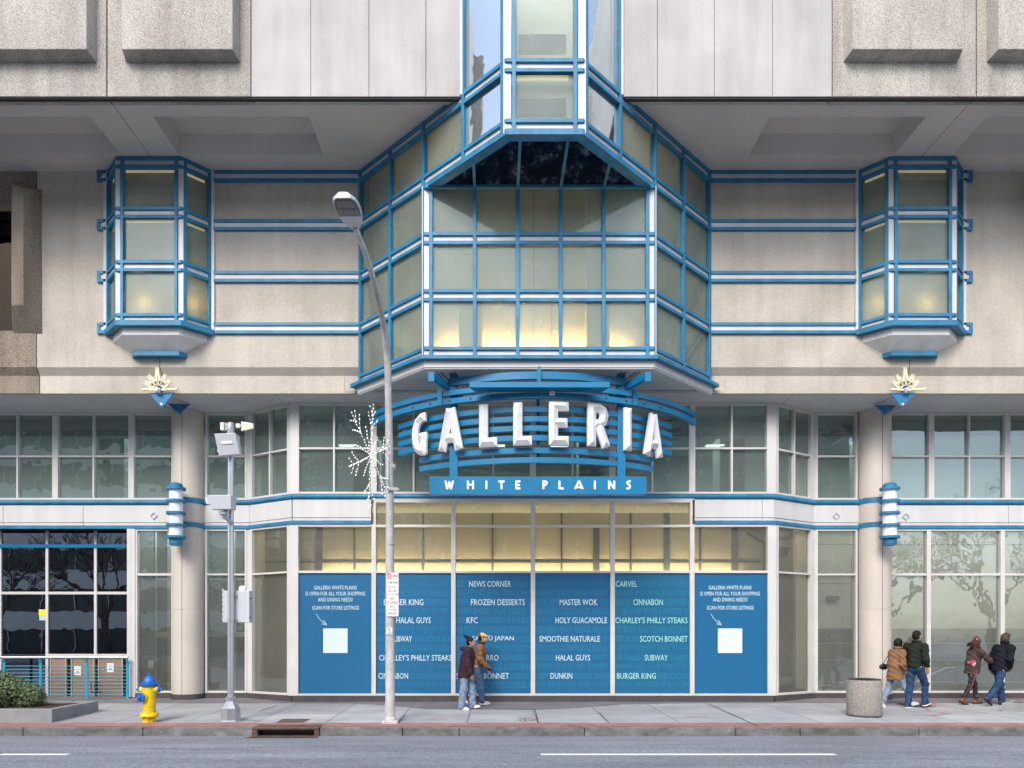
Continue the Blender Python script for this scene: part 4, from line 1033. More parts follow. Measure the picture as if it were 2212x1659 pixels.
def star(cx, s, word):
    y = 17.62; zc = 7.505
    t = thing('star_ornament', 'cream half star ornament with blue triangles above the %s column' % word, 'ornament', (cx,y,zc), 'star ornaments on the ledge')
    tips = [(-.375,.02,0),(-.345,.20,1),(-.235,.36,1),(-.03,.545,1),(.175,.375,1),(.315,.245,1),(.455,.03,0)]
    for (a, b, v) in tips:
        L = math.hypot(a, b); ux_, uz_ = a/L, b/L
        if v:
            for q in (-1, 1):
                st_ = (cx+ux_*.10+q*uz_*.055, y, zc+uz_*.10-q*ux_*.055); en = (cx+a+q*uz_*.010, y, zc+b-q*ux_*.010)
                build('ray', MB().bar(st_, en, .045, .035, (0,1,0)), M_RAY, t)
        else: build('ray', MB().bar((cx+ux_*.05,y,zc+uz_*.05),(cx+a,y,zc+b),.045,.055,(0,1,0)), M_RAY, t)
    m = MB(); r = math.radians(30*s)
    q = [(cx+.085*math.cos(r+k*math.pi/2), zc-.01+.085*math.sin(r+k*math.pi/2)) for k in range(4)]; m.extr([(a,y-.07,b) for a,b in q],(0,.12,0))
    q = [(cx+.05*math.cos(r+k*math.pi/2), zc-.01+.05*math.sin(r+k*math.pi/2)) for k in range(4)]; m.extr([(a,y-.10,b) for a,b in q],(0,.12,0))
    build('hub', m, M_GREYBOX, t, bevel=.006)
    m = MB().extr([(cx-.24,y+.05,zc-.05),(cx+.35,y+.05,zc-.04),(cx+.09,y+.05,zc-.37),(cx+.03,y+.05,zc-.37)] if s > 0 else [(cx-.33,y+.05,zc-.05),(cx+.26,y+.05,zc-.05),(cx-.05,y+.05,zc-.37),(cx-.11,y+.05,zc-.37)],(0,.03,0))
    build('blue_triangle', m, M_ORN, t)
    m = MB().lathe([(.028,0),(.028,.02)], (cx+s*.055,y+.05,zc-.32), 12, (0,-1,0)); build('stud', m, M_RAY, t)
    build('backplate', MB().extr([(cx-.14,y+.06,zc+.02),(cx,y+.06,zc-.05),(cx+.16,y+.06,zc+.02),(cx+s*.03,y+.06,zc+.2)],(0,.02,0)), M_ORN, t)
    y2 = 18.62; x2 = cx+s*.0; z2 = 7.40
    px0 = (363,408.8,385.5) if s > 0 else (1891,1938,1914)
    pts = [(XP(px0[0],y2),y2,ZP(872,y2)),(XP(px0[1],y2),y2,ZP(873,y2)),(XP(px0[2],y2),y2,ZP(895.5,y2))]
    if s < 0: pts = [(XP(px0[0],y2),y2,ZP(875,y2)),(XP(px0[1],y2),y2,ZP(875,y2)),(XP(px0[2],y2),y2,ZP(897.5,y2))]
    build('rear_triangle', MB().extr(pts,(0,.04,0)), M_ORN, t)
    build('arm', MB().bar((cx+s*.07,y+.09,zc-.36),(pts[2][0],y2-.02,pts[2][2]+.03),.05,.06), M_GALV, t)
    build('stay_wire', MB().tube([(cx+s*.25,y+.06,zc-.14),(pts[1 if s > 0 else 0][0],y2+.1,ZS2-.02)],.006,5), M_BLACK, t)
star(XP(342.2,17.62), 1, 'left'); star(XP(1957.3,17.62), -1, 'right')

# ================================================================ TEXT
def text_mesh(body, x0, x1, z0, z1, y, bold=.012, outline=False, ext=.002, keep=False):
    cu = bpy.data.curves.new('t', 'FONT'); cu.body = body; cu.size = 1; cu.resolution_u = 2
    if outline: cu.fill_mode = 'NONE'; cu.bevel_depth = .009; cu.bevel_resolution = 0; cu.offset = bold
    else: cu.offset = bold; cu.extrude = .0
    o = bpy.data.objects.new('t', cu); col.objects.link(o); dg = bpy.context.evaluated_depsgraph_get(); dg.update()
    me = bpy.data.meshes.new_from_object(o.evaluated_get(dg)); bpy.data.objects.remove(o); bpy.data.curves.remove(cu)
    n = len(me.vertices); a = np.empty(n*3); me.vertices.foreach_get('co', a); a = a.reshape(-1,3)
    polys = [list(p.vertices) for p in me.polygons]; bpy.data.meshes.remove(me)
    mn, mx = a.min(0), a.max(0); sx = (x1-x0)/(mx[0]-mn[0]); sz = (z1-z0)/(mx[1]-mn[1])
    v = [(x0+(p[0]-mn[0])*sx, y+(-p[2]*.1 if outline else 0), z0+(p[1]-mn[1])*sz) for p in a]
    m = MB(); m.v = v; m.f = polys; m.m = [0]*len(polys); return m
def merge(ms):
    r = MB()
    for m in ms: r.add(m.v, m.f)
    return r
# ================================================================ POSTERS
def poster_mat(name, c):
    m, nt, out = newmat(name); b = nt.nodes.new('ShaderNodeBsdfPrincipled'); nt.links.new(b.outputs[0], out.inputs[0])
    b.inputs['Base Color'].default_value = (*c, 1); b.inputs['Roughness'].default_value = .5; b.inputs['Coat Weight'].default_value = .35; b.inputs['Coat Roughness'].default_value = .02
    bp = node(nt, 'ShaderNodeBump', Strength=.10, Distance=.02); nt.links.new(noise(nt, 1.4, 2).outputs[0], bp.inputs['Height']); nt.links.new(bp.outputs[0], b.inputs['Coat Normal']); return m
M_POST = poster_mat('poster_blue', (.0,.108,.245)); M_POST2 = poster_mat('poster_teal_blue', (.0,.112,.225))
M_PTXT = pbr('poster_lettering', (.50,.66,.70), .4, var=0, coat=.5); M_PTX2 = pbr('poster_lettering_mint', (.32,.66,.58), .4, var=0, coat=.5)
M_POUT = pbr('poster_outline', (.025,.33,.52), .4, var=0); M_PCARD = pbr('pale_card', (.62,.72,.72), .4, var=0)
YP = YG-.012
def zx4(z): return 737.3+z/3                 # coordinates read off enlarged crops of the photo
def zy4(z): return 1106+z/3
def X4(z): return XP(zx4(z), YP)
def Z4(z): return ZP(zy4(z), YP)
ROW = [(447,485),(506,545),(565,604),(623,662),(682,721),(742,781),(803,841),(862,900),(925,963),(982,1021),(1043,1081),(1102,1141)]
PAN = [
 (229,719,[('BURGER KING',275,532,2),('HALAL GUYS',357,580,4),('SUBWAY',327,458,6),("CHARLEY'S PHILLY STEAKS",245,716,8),('CINNABON',240,433,10)],
  [(0,'E ENJOY SIP FRESH SWEET',229,719),(1,'TASTE DELICIOUS REFRESH',229,719),(2,'TE',229,262),(2,'REFRESH',548,719),(3,'HARE INDULGE ENJOY SIP',229,690),(4,'ULD',229,300),(4,'YUM TA',596,719),(5,'RESH SHARE ENJOY SIP S',229,719),(6,'YUM',229,285),(6,'DELICIOUS R',473,719),(7,'TASTE DELICIOUS REFRESH',229,719),(9,'E REFRESH ENJOY SIP SHAR',229,719),(10,'TASTE REFRES',447,719),(11,'SHARE INDULGE ENJOY SIP',238,719)]),
 (740,1230,[('NEWS CORNER',828,1100,0),('FROZEN DESSERTS',840,1190,2),('KFC',812,884,4),('SARKU JAPAN',848,1118,6),('SBARRO',868,1020,8),('SCOTCH BONNET',745,1087,10)],
  [(0,'SIP',742,805),(0,'SHARE',1115,1228),(1,'SHARE INDULGE ENJOY FRE',742,1228),(2,'YUM',742,825),(2,'E',1208,1228),(3,'RESH SWEET YUM TASTE',755,1186),(4,'STE',742,798),(4,'REFRESH INDULG',900,1228),(5,'RE YUM TASTE DELICIOUS',742,1215),(6,'REF',742,820),(6,'FRES',1134,1228),(7,'S DELICIOUS YUM TASTE',742,1228),(8,'T',748,764),(8,'REFRESH',1035,1205),(9,'TASTE DELICIOUS R',850,1228),(10,'INDUL',1102,1228),(11,'Y TASTE DELICIOUS E',850,1228)]),
 (1253,1744,[('MASTER WOK',1415,1660,2),('HOLY GUACAMOLE',1388,1722,4),('SMOOTHIE NATURALE',1284,1676,6),('HALAL GUYS',1390,1613,8),('DUNKIN',1356,1497,10)],
  [(0,'INDULGE ENJOY SIP FRESH',1266,1742),(1,'SH TASTE INDULGE ENJOY',1255,1716),(2,'JOY SIP',1255,1400),(2,'YUM',1673,1742),(3,'REFRESH DELICIOUS REFRES',1255,1742),(4,'ENJOY',1262,1372),(5,'REFRESH YUM INDULGE SW',1255,1742),(6,'SW',1700,1742),(7,'DELICIOUS REFRESH SHARE',1255,1742),(8,'SHARE',1258,1375),(8,'ENJOY',1627,1742),(9,'FRESH ENJOY SIP  SWEET',1255,1735),(10,'SIP',1280,1342),(10,'FRESH SWEE',1510,1742),(11,'JOY SIP SWEET YUM TASTE',1255,1740)]),
 (1768,2252,[('CARVEL',1777,1918,0),('CINNABON',1892,2084,2),("CHARLEY'S PHILLY STEAKS",1775,2244,4),('SCOTCH BONNET',1936,2244,6),('SUBWAY',1966,2116,8),('BURGER KING',1786,2038,10)],
  [(0,'SWEET YUM TASTE',1925,2250),(1,'SHARE INDULGE ENJOY SIP',1776,2250),(2,'TASTE',1770,1876),(2,'REFRESH',2100,2250),(3,'SHARE FRESH SWEET Y',1822,2250),(5,'ET YUM TASTE DELICIOUS',1770,2250),(6,'EET YUM',1770,1922),(7,'ENJOY SWEET YUM TASTE',1797,2250),(8,'SIP FRESH',1770,1952),(8,'TASTE',2132,2250),(9,'SHARE INDULGE ENJOY SIP',1774,2250),(10,'DELICIOUS',2054,2250),(11,'SHARE INDULGE ENJOY SIP',1770,2250)])]
PL = ['blue window poster with food names beginning BURGER KING behind the lamp post', 'blue window poster headed NEWS CORNER and FROZEN DESSERTS behind the walking couple', 'blue window poster listing MASTER WOK and SMOOTHIE NATURALE', 'teal blue window poster headed CARVEL with mint lettering']
zb, ztp = ZLT-3.04, ZLT-.045
for i, (a, b, solid, outl) in enumerate(PAN):
    t = thing('window_poster', PL[i], 'poster', ((X4(a)+X4(b))/2, YP, ZL0+.05), 'blue posters across the ground floor windows')
    build('sheet', MB().box(X4(a)-.01, X4(b)+.01, YP, YP+.008, ZL0+.055, ZLT-.032), M_POST if i < 3 else M_POST2, t)
    for s, u, v, r in solid: build('lettering', text_mesh(s, X4(u), X4(v), Z4(ROW[r][1]), Z4(ROW[r][0]), YP-.003, bold=.008), M_PTXT if i < 3 else M_PTX2, t)
    for r, s, u, v in outl: build('outline_lettering', text_mesh(s, X4(u), X4(v), Z4(ROW[r][1]), Z4(ROW[r][0]), YP-.003, bold=.01, outline=True), M_POUT, t)
for side in (0, 1):
    px0, px1 = (643.5, 805.5) if not side else (1497.5, 1659)
    cxp = 724.5 if not side else 1577
    t = thing('window_poster', 'blue poster with an arrow and pale card, at the %s end of the row' % ('left' if not side else 'right'), 'poster', (XP(cxp,YP), YP, ZL0+.05), 'blue posters across the ground floor windows')
    build('sheet', MB().box(XP(px0,YP), XP(px1,YP), YP, YP+.008, ZL0+.055, ZLT-.032), M_POST, t)
    L = [('GALLERIA WHITE PLAINS',678.3,770.7,1265,1273.5),('IS OPEN FOR ALL YOUR SHOPPING',660.5,789,1278,1286.5),('AND DINING NEEDS!',687,762,1291,1299.5),('SCAN FOR STORE LISTINGS',674.3,775.3,1308.5,1317)]
    dx = cxp-724.5
    for s,u,v,q0,q1 in L: build('lettering', text_mesh(s, XP(u+dx,YP), XP(v+dx,YP), ZP(q1,YP), ZP(q0,YP), YP-.003, bold=.008), M_PTXT, t)
    ar = MB(); pp = [(683,1326),(688,1334),(695,1342),(705,1349.5)]
    for p, q in zip(pp, pp[1:]): ar.bar((XP(p[0]+dx,YP),YP-.003,ZP(p[1],YP)),(XP(q[0]+dx,YP),YP-.003,ZP(q[1],YP)),.012,.002,(0,1,0))
    for q in ((699,1339.5),(695.5,1347.5)): ar.bar((XP(706+dx,YP),YP-.003,ZP(1350,YP)),(XP(q[0]+dx,YP),YP-.003,ZP(q[1],YP)),.016,.002,(0,1,0))
    build('arrow', ar, M_PTXT, t)
    build('pale_card', MB().box(XP(cxp-26.3,YP), XP(cxp+26.3,YP), YP-.004, YP-.001, ZP(1410.5,YP), ZP(1357.5,YP)), M_PCARD, t)
# ================================================================ GALLERIA SIGN
sg = thing('entrance_sign', 'curved blue steel sign with white chiselled GALLERIA letters over the entrance', 'sign', (XC-.02,16.4,4.77))
SX = XC-.01
def arc(R, cy, hw_, n=40):
    """plan points of a circle arc bulging to the street, half width hw_"""
    a1 = math.asin(hw_/R); return [(SX+R*math.sin(lerp(-a1,a1,k/n)), cy-R*math.cos(lerp(-a1,a1,k/n))) for k in range(n+1)]
def ring(name, R, cy, hw_, z, h, d, parts=None):
    pl = arc(R, cy, hw_); m = MB(); ribbon(m, pl, z-h/2, z+h/2, d/2, d/2); return build(name, m, M_SIGN, sg, smooth=30)
ring('canopy_ring', 4.73, 20.73, 3.93, 7.035, .11, .10); ring('canopy_ring', 4.73, 20.73, 3.93, 6.85, .12, .10)
for z in (6.60,6.39,6.185,5.975): ring('letter_ring', 4.42, 20.57, 3.20, z, .115, .09)
for z in (5.70,5.495): ring('lower_ring', 4.42, 20.57, 2.66, z, .115, .09)
pl = [(SX+4.3*math.sin(a), 20.35-4.3*math.cos(a)) for a in [lerp(-.475,.475,k/24) for k in range(25)]]
m = MB(); ribbon(m, pl, 7.22, 7.38, .05, .05); build('top_arch', m, M_SIGN, sg, smooth=30)
for s in (-1, 1):
    m = MB().bar((SX+s*2.30,15.75,7.20),(SX+s*1.72,17.1,7.20),.10,.14); m.bar((SX+s*2.30,15.72,7.17),(SX+s*2.30,15.75,7.17),.13,.20)
    build('outrigger', m, M_SIGN, sg, bevel=.005)
    x = SX+s*2.17; build('hanger', MB().box(x-.05,x+.05,16.42,16.50,6.78,7.14), M_SIGN, sg)
    x = SX+s*1.865; build('post', MB().box(x-.09,x+.09,16.46,16.60,5.16,7.48), M_SIGN, sg, bevel=.006)
    build('side_strut', MB().bar((SX+s*1.9,16.6,6.62),(SX+s*2.3,17.5,6.85),.05,.05), M_SIGN, sg)
m = MB().box(SX-.03,SX+.03,16.24,16.30,5.42,7.5).box(SX-.045,SX+.045,15.95,16.02,7.14,7.40).box(SX-.02,SX+.02,15.78,15.84,6.9,7.42); build('centre_post', m, M_SIGN, sg)
m = MB(); m.extr([(SX-1.49,15.70,6.935),(SX+1.49,15.70,6.935),(SX+1.49,15.70,7.05),(SX-1.49,15.70,7.05)],(0,.03,0))
m.prism([(SX-1.49,15.73),(SX+1.49,15.73),(SX+1.38,16.02),(SX-1.38,16.02)],6.94,6.97); build('light_box', m, M_SIGN, sg, bevel=.004)
m = MB()
for k in range(-6, 7):
    if abs(k) < 1: continue
    a = k*.105; m.lathe([(.018,0),(.018,.01)], (SX+4.79*math.sin(a),20.73-4.79*math.cos(a),6.86), 6, (math.sin(a),-math.cos(a),0))
build('bolt', m, M_DARKGAP, sg)
build('spot_fixture', MB().box(SX+.22,SX+.34,15.9,16.0,6.84,6.93), M_GREYBOX, sg)
m = MB().box(SX-2.385,SX+2.385,16.27,16.42,4.775,5.165); build('name_board', m, M_SIGN, sg, bevel=.006)
# chisel strokes: hipped roof along a polyline
def chisel(m, pts, w, base=.06, ridge=.055, hip=True):
    n = len(pts); pts = [Vector((p[0], p[1])) for p in pts]; L = []; Rr = []; C = []
    for i in range(n):
        ds = []
        if i: ds.append((pts[i]-pts[i-1]).normalized())
        if i < n-1: ds.append((pts[i+1]-pts[i]).normalized())
        b = sum(ds, Vector((0,0))).normalized(); k = 1/max(.5, b.dot(ds[0])); nrm = Vector((-b.y, b.x))*w/2*k
        L.append(pts[i]+nrm); Rr.append(pts[i]-nrm); c = pts[i].copy()
        if i == 0: c += ds[0]*w/2
        if i == n-1: c -= ds[-1]*w/2
        C.append(c)
    o = len(m.v)
    for i in range(n):
        m.v += [(L[i].x,0,L[i].y),(L[i].x,-base,L[i].y),(C[i].x,-base-ridge,C[i].y),(Rr[i].x,-base,Rr[i].y),(Rr[i].x,0,Rr[i].y)]
    def F(*f): m.f.append(list(f)); m.m.append(0)
    for i in range(n-1):
        a, b = o+5*i, o+5*i+5
        for q in range(4): F(a+q, b+q, b+q+1, a+q+1)
    for e in (o, o+5*(n-1)): F(e+1, e+2, e+3); F(e, e+1, e+3, e+4)
    return m
W_ = .20
GL = {
 'G': [[(.20,.83),(.08,.82),(-.04,.74),(-.105,.60),(-.12,.46),(-.105,.30),(-.04,.17),(.06,.10),(.20,.085)], [(.135,.02),(.135,.46)], [(.24,.40),(.0,.40)]],
 'A': [[(-.215,.0),(-.01,.92)], [(.215,.0),(.01,.92)], [(-.16,.27),(.16,.27)]],
 'L': [[(-.10,.0),(-.10,.93)], [(-.20,.09),(.21,.09)]],
 'E': [[(-.12,.0),(-.12,.93)], [(-.22,.84),(.22,.84)], [(-.2,.48),(.19,.48)], [(-.22,.09),(.22,.09)]],
 'R': [[(-.15,.0),(-.15,.93)], [(-.24,.84),(.02,.84),(.11,.79),(.15,.68),(.11,.55),(.02,.49),(-.14,.49)], [(.0,.52),(.20,.0)]],
 'I': [[(0,.0),(0,.93)]]}
LET = [('G',512,1161),('A',714,1127),('L',953.5,1101),('L',1173.5,1090),('E',1407,1090),('R',1657.5,1102),('I',1848.5,1126),('A',2013,1164)]
for ch, zx, zy in LET:
    p = (zx4(zx)-1068)/1600; R = 4.56; cy = 20.57
    # solve (pY-SX)^2+(cy-Y)^2=R^2
    A_ = p*p+1; B_ = -2*(p*SX+cy); C_ = SX*SX+cy*cy-R*R; Y = (-B_-math.sqrt(B_*B_-4*A_*C_))/(2*A_); X = p*Y
    ang = math.atan2(X-SX, cy-Y); zc = 1.722+(1368-(553+zy/3))/1600*Y
    m = MB()
    for st_ in GL[ch]: chisel(m, st_, W_ if ch != 'G' else .185, ridge=.075 if st_ is GL[ch][0] else .072)
    c, s_ = math.cos(ang), math.sin(ang); hgt = 277/3/1600*Y*.995
    v = []
    for (x, y, z) in m.v: z = (z/.93-.5)*hgt; v.append((X+x*.98*c-y*s_, Y+x*.98*s_+y*c, zc+z))
    m.v = v; build('raised_letter', m, M_LETTER, sg)
# WHITE PLAINS, flat geometric strokes
def flat_stroke(m, a, b, w, y):
    a, b = Vector(a), Vector(b); d = (b-a).normalized(); n = Vector((-d.y, d.x))*w/2
    m.extr([(p.x,y,p.y) for p in (a-n,b-n,b+n,a+n)], (0,.014,0))
FLT = {'W':[((-.42,1),(-.2,0)),((-.2,0),(.02,.9)),((.02,.9),(.22,0)),((.22,0),(.48,1))],'H':[((-.3,0),(-.3,1)),((.3,0),(.3,1)),((-.3,.52),(.3,.52))],'I':[((0,0),(0,1))],
 'T':[((0,0),(0,.98)),((-.36,.9),(.36,.9))],'E':[((-.2,0),(-.2,1)),((-.2,.91),(.28,.91)),((-.2,.5),(.22,.5)),((-.2,.09),(.28,.09))],'P':[((-.22,0),(-.22,1)),((-.22,.92),(.08,.90)),((.08,.90),(.20,.75)),((.20,.78),(.10,.56)),((.12,.52),(-.2,.46))],
 'L':[((-.2,0),(-.2,1)),((-.2,.09),(.3,.09))],'A':[((-.46,.02),(.0,.98)),((.44,.02),(.0,.98)),((-.3,.22),(.3,.22))],'N':[((-.3,0),(-.3,1)),((.3,0),(.3,1)),((-.3,.95),(.3,.05))],'S':[((.24,.93),(-.06,.90)),((-.08,.92),(-.20,.72)),((-.20,.74),(.16,.40)),((.18,.44),(.12,.12)),((.16,.12),(-.26,.07))]}
yb_ = 16.257
for ch, zx in (('W',698),('H',837),('I',940),('T',1038),('E',1145),('P',1322),('L',1425),('A',1540),('I',1643),('N',1752),('S',1862)):
    x = XP(zx4(zx), yb_); h = .188; z = XP(1068,1)+ZP(553+1511/3, yb_)
    m = MB()
    for a, b in FLT[ch]: flat_stroke(m, (x+a[0]*.19, z+a[1]*h), (x+b[0]*.19, z+b[1]*h), .042, yb_-random.random()*.002)
    build('name_letter', m, M_PURE, sg)

# ================================================================ STREET LAMP
lx, ly = -2.09, 14.93; lz = gz(ly)
sl_ = thing('street_lamp', 'tall galvanised street lamp with a curved arm and flat LED head', 'street lamp', (lx,ly,lz))
M_POLE = pbr('weathered_pole', (.60,.585,.56), .5, metal=.15, var=.16, vs=4, fine=.15, fs=25, streak=.3)
ypts = [(843,1556,14.93),(842.5,1380,14.93),(842,1106,14.93),(841,1000,14.9),(839.6,886,14.86),(837.5,786,14.72),(831.5,720,14.45),(822,670,14.02),(811,620,13.50),(800,580,12.95),(786,538,12.2),(774,508,11.6),(767,490,11.15)]
build('pole', MB().tube([P(*p) for p in ypts], [.098,.092,.082,.078,.074,.068,.063,.058,.054,.050,.045,.042,.040], 20), M_POLE, sl_, smooth=60)
build('base_plate', MB().box(lx-.16,lx+.16,ly-.16,ly+.16,lz-.005,lz+.06).lathe([(.115,.06),(.115,.10),(.10,.12)],(lx,ly,lz),20), M_POLE, sl_, bevel=.008)
m = MB()
for z in (.9,2.28,3.6,5.1): m.lathe([(.098,z),(.098,z+.012)],(lx,ly,lz),20)
m.lathe([(.088,5.12),(.098,5.13),(.098,5.2),(.088,5.21)],(lx+.01,ly,lz),20); build('pole_collar', m, M_POLE, sl_, smooth=40)
build('hand_hole_cover', MB().box(lx-.11,lx-.09,ly-.06,ly+.06,lz+.18,lz+.40), M_POLE, sl_)
# LED head : flat rounded body
hy0, hy1 = 11.25, 10.38; hc = XP(768,11.2); hz_ = ZP(490,11.15)
def head_sec(t):
    w = [.06,.13,.165,.178,.172,.15,.09][t]; return w
m = MB(); N = 6; top, bot = [], []
C0 = Vector((XP(768,11.22), 11.22, ZP(494,11.22))); C1 = Vector((XP(741,10.36), 10.36, ZP(426,10.36)))
ax_ = (C1-C0); L_ = ax_.length; ax_.normalize(); side_v = Vector((1,0,0)); side_v = (side_v-ax_*side_v.dot(ax_)).normalized(); upv = side_v.cross(-ax_).normalized() if side_v.cross(-ax_).z > 0 else -side_v.cross(-ax_).normalized()
def hp(t, s, h): return C0+ax_*(t*L_)+side_v*s+upv*h
prof = [(0,.05),(.10,.10),(.25,.145),(.45,.172),(.65,.182),(.82,.175),(.93,.15),(1.0,.10)]
vs = []
for t, wd in prof:
    vs += [hp(t,-wd,-.01), hp(t,-wd*1.03,.03), hp(t,-wd*.6,.075), hp(t,wd*.6,.075), hp(t,wd*1.03,.03), hp(t,wd,-.01)]
fs_ = [(i*6+q,(i+1)*6+q,(i+1)*6+(q+1)%6,i*6+(q+1)%6) for i in range(len(prof)-1) for q in range(6)]+[(0,1,2,3,4,5),tuple(range((len(prof)-1)*6+5,(len(prof)-1)*6-1,-1))]
build('lamp_head', MB().add(vs, fs_), pbr('pale_grey_casting', (.52,.54,.58), .4, var=.05), sl_, smooth=50)
m = MB(); vs = []
pr2 = [p for p in prof if .42 < p[0]]
for t, wd in pr2: vs += [hp(t*.985,-wd*.93,-.016), hp(t*.985,wd*.93,-.016)]
m.add(vs, [(2*i,2*i+1,2*i+3,2*i+2) for i in range(len(pr2)-1)]); build('lens_tray', m, pbr('dark_tray', (.07,.08,.09), .3, var=.1), sl_)
m = MB()
for r, (t0, t1) in enumerate(((.49,.68),(.72,.93))):
    for k in range(4):
        s = -.115+k*.077 if r == 0 else -.09+k*.06; w2 = .032 if r == 0 else .026
        m.add([hp(t0,s-w2,-.022),hp(t0,s+w2,-.022),hp(t1,s+w2,-.022),hp(t1,s-w2,-.022)], [(0,1,2,3)])
build('led_module', m, pbr('led_module', (.16,.165,.175), .4), sl_)
# pole tag
sgn = MB().box(lx-.045,lx+.055,ly-.104,ly-.098,1.722-.0+XP(1068,1)+(1368-1370.5)/1600*14.83,1.722+(1368-1356)/1600*14.83); 
o = build('number_tag', MB().box(lx-.07,lx+.045,ly-.108,ly-.096,ZP(1370.5,14.83),ZP(1356.2,14.83)), M_PURE, sl_)
build('tag_lettering', merge([text_mesh('SL',lx-.045,lx+.02,ZP(1362.5,14.8),ZP(1357.2,14.8),ly-.110),text_mesh('23',lx-.05,lx+.03,ZP(1369.6,14.8),ZP(1364,14.8),ly-.110)]), M_BLACK, o)
build('cable_clamp', MB().box(lx-.02,lx+.16,ly-.13,ly-.05,4.58,4.64).ball((lx+.16,ly-.1,4.60),.035,8), M_GALV, sl_)
# traffic signs on the pole
def plate(name, label, cx, y, z0, z1, w):
    t = thing(name, label, 'sign', (cx,y,z0), 'parking signs on the lamp pole')
    def rr(x0,x1,a,b,r):
        pts = []
        for (qx,qz,a0) in ((x1-r,b-r,0),(x0+r,b-r,90),(x0+r,a+r,180),(x1-r,a+r,270)):
            for k in range(4): an = math.radians(a0+30*k); pts.append((qx+r*math.cos(an), y, qz+r*math.sin(an)))
        return pts
    build('plate', MB().extr(rr(cx-w/2,cx+w/2,z0,z1,.025),(0,.004,0)), M_PURE, t)
    e = .010; o_ = rr(cx-w/2+e,cx+w/2-e,z0+e,z1-e,.02); i_ = rr(cx-w/2+e+.006,cx+w/2-e-.006,z0+e+.006,z1-e-.006,.015); n = len(o_); m = MB()
    m.add([(p[0],y-.002,p[2]) for p in o_+i_], [(k,(k+1)%n,(k+1)%n+n,k+n) for k in range(n)]); build('red_border', m, M_RED, t)
    return t
M_RED = pbr('sign_red', (.55,.02,.03), .45, var=.05)
ysn = ly-.115; sx0, sx1 = XP(834.3,ysn), XP(861,ysn); scx = (sx0+sx1)/2; sw = sx1-sx0
def SZ(z): return ZP(zy4(z), ysn)
def SXX(z): return XP(zx4(z), ysn)
t1 = plate('parking_sign', 'white no stopping 7AM-9AM sign with red corner, upper one on the lamp pole', scx, ysn, SZ(533), SZ(393), sw)
build('red_block', MB().box(SXX(297),SXX(320),ysn-.0035,ysn-.001,SZ(432),SZ(399)), M_RED, t1)
build('white_lettering', text_mesh('NO',SXX(299),SXX(318),SZ(428),SZ(403),ysn-.005,bold=.02), M_PURE, t1)
build('red_lettering', merge([text_mesh('STOPPING',SXX(322),SXX(365),SZ(424),SZ(405),ysn-.003),text_mesh('7AM-9AM',SXX(303),SXX(361),SZ(466),SZ(449),ysn-.003),text_mesh('EXCEPT SUNDAY',SXX(304),SXX(358),SZ(492),SZ(481),ysn-.003)]), M_RED, t1)
t2 = plate('parking_sign', 'white NO STOPPING BUS STOP sign, lower one on the lamp pole', scx, ysn, SZ(676), SZ(535), sw)
build('red_lettering', merge([text_mesh('NO',SXX(317),SXX(344),SZ(572),SZ(549),ysn-.003,bold=.015),text_mesh('STOPPING',SXX(297),SXX(365),SZ(597),SZ(579),ysn-.003),text_mesh('BUS',SXX(316),SXX(344),SZ(620),SZ(604),ysn-.003),text_mesh('STOP',SXX(312),SXX(349),SZ(644),SZ(628),ysn-.003)]), M_RED, t2)
for t, z in ((t1,512),(t2,656)):
    m = MB().box(SXX(312),SXX(350),ysn-.004,ysn-.001,SZ(z+2),SZ(z-2))
    for s, q in ((-1,303),(1,358)): m.extr([(SXX(q),ysn-.004,SZ(z)),(SXX(q-s*12),ysn-.004,SZ(z-7)),(SXX(q-s*12),ysn-.004,SZ(z+7))],(0,.003,0))
    build('red_arrow', m, M_RED, t)
# snowflake
sf = thing('snowflake_light', 'lit white bulb snowflake decoration hung on the curved lamp pole', 'decoration', (-2.30,13.85,5.05))
c0 = Vector((-2.305,13.82,5.035)); u_ = Vector((.235,.86,0)).normalized(); v_ = Vector((0,0,1))
M_BULB = pbr('white_bulb', (.9,.9,.85), .3, var=0, emit=(1,.97,.88), es=.3)
random.seed(5)
def strand(m, a, b, step=.062):
    a, b = Vector(a), Vector(b); m.tube([a, b], .004, 4, mi=0); n = max(1, int((b-a).length/step))
    for k in range(n+1):
        p = a.lerp(b, k/n); m.ball(p+Vector((random.uniform(-.012,.012),random.uniform(-.012,.012),random.uniform(-.008,.008))), random.uniform(.009,.013), 6, (1,1,1.25), mi=1)
def fp(r, a): return c0+u_*(r*math.cos(a))+v_*(r*math.sin(a))
for k in range(6):
    a = math.radians(90+60*k-6); R = .98
    m = MB(); strand(m, fp(.05,a), fp(R,a))
    for rr_, br in ((.55,.30),(.78,.18)):
        for s in (-1, 1): 
            q = fp(rr_,a); d = u_*math.cos(a+s*.75)+v_*math.sin(a+s*.75); strand(m, q, q+d*br)
    build('light_strand', m, [M_WHITE, M_BULB], sf)
    a2 = a+math.radians(30); m = MB(); strand(m, fp(.05,a2), fp(.52,a2)); build('light_strand', m, [M_WHITE, M_BULB], sf)
xx = -2.13
build('mounting_bracket', MB().bar((xx,14.80,5.55),(xx,14.80,4.55),.03,.03,(0,1,0)).bar((xx,14.8,5.5),(c0.x,14.1,5.15),.02,.02).bar((xx,14.8,4.6),(c0.x+.03,14.1,4.9),.02,.02).bar((xx,14.8,4.78),(xx-.12,14.4,4.8),.02,.02), M_WHITE, sf)

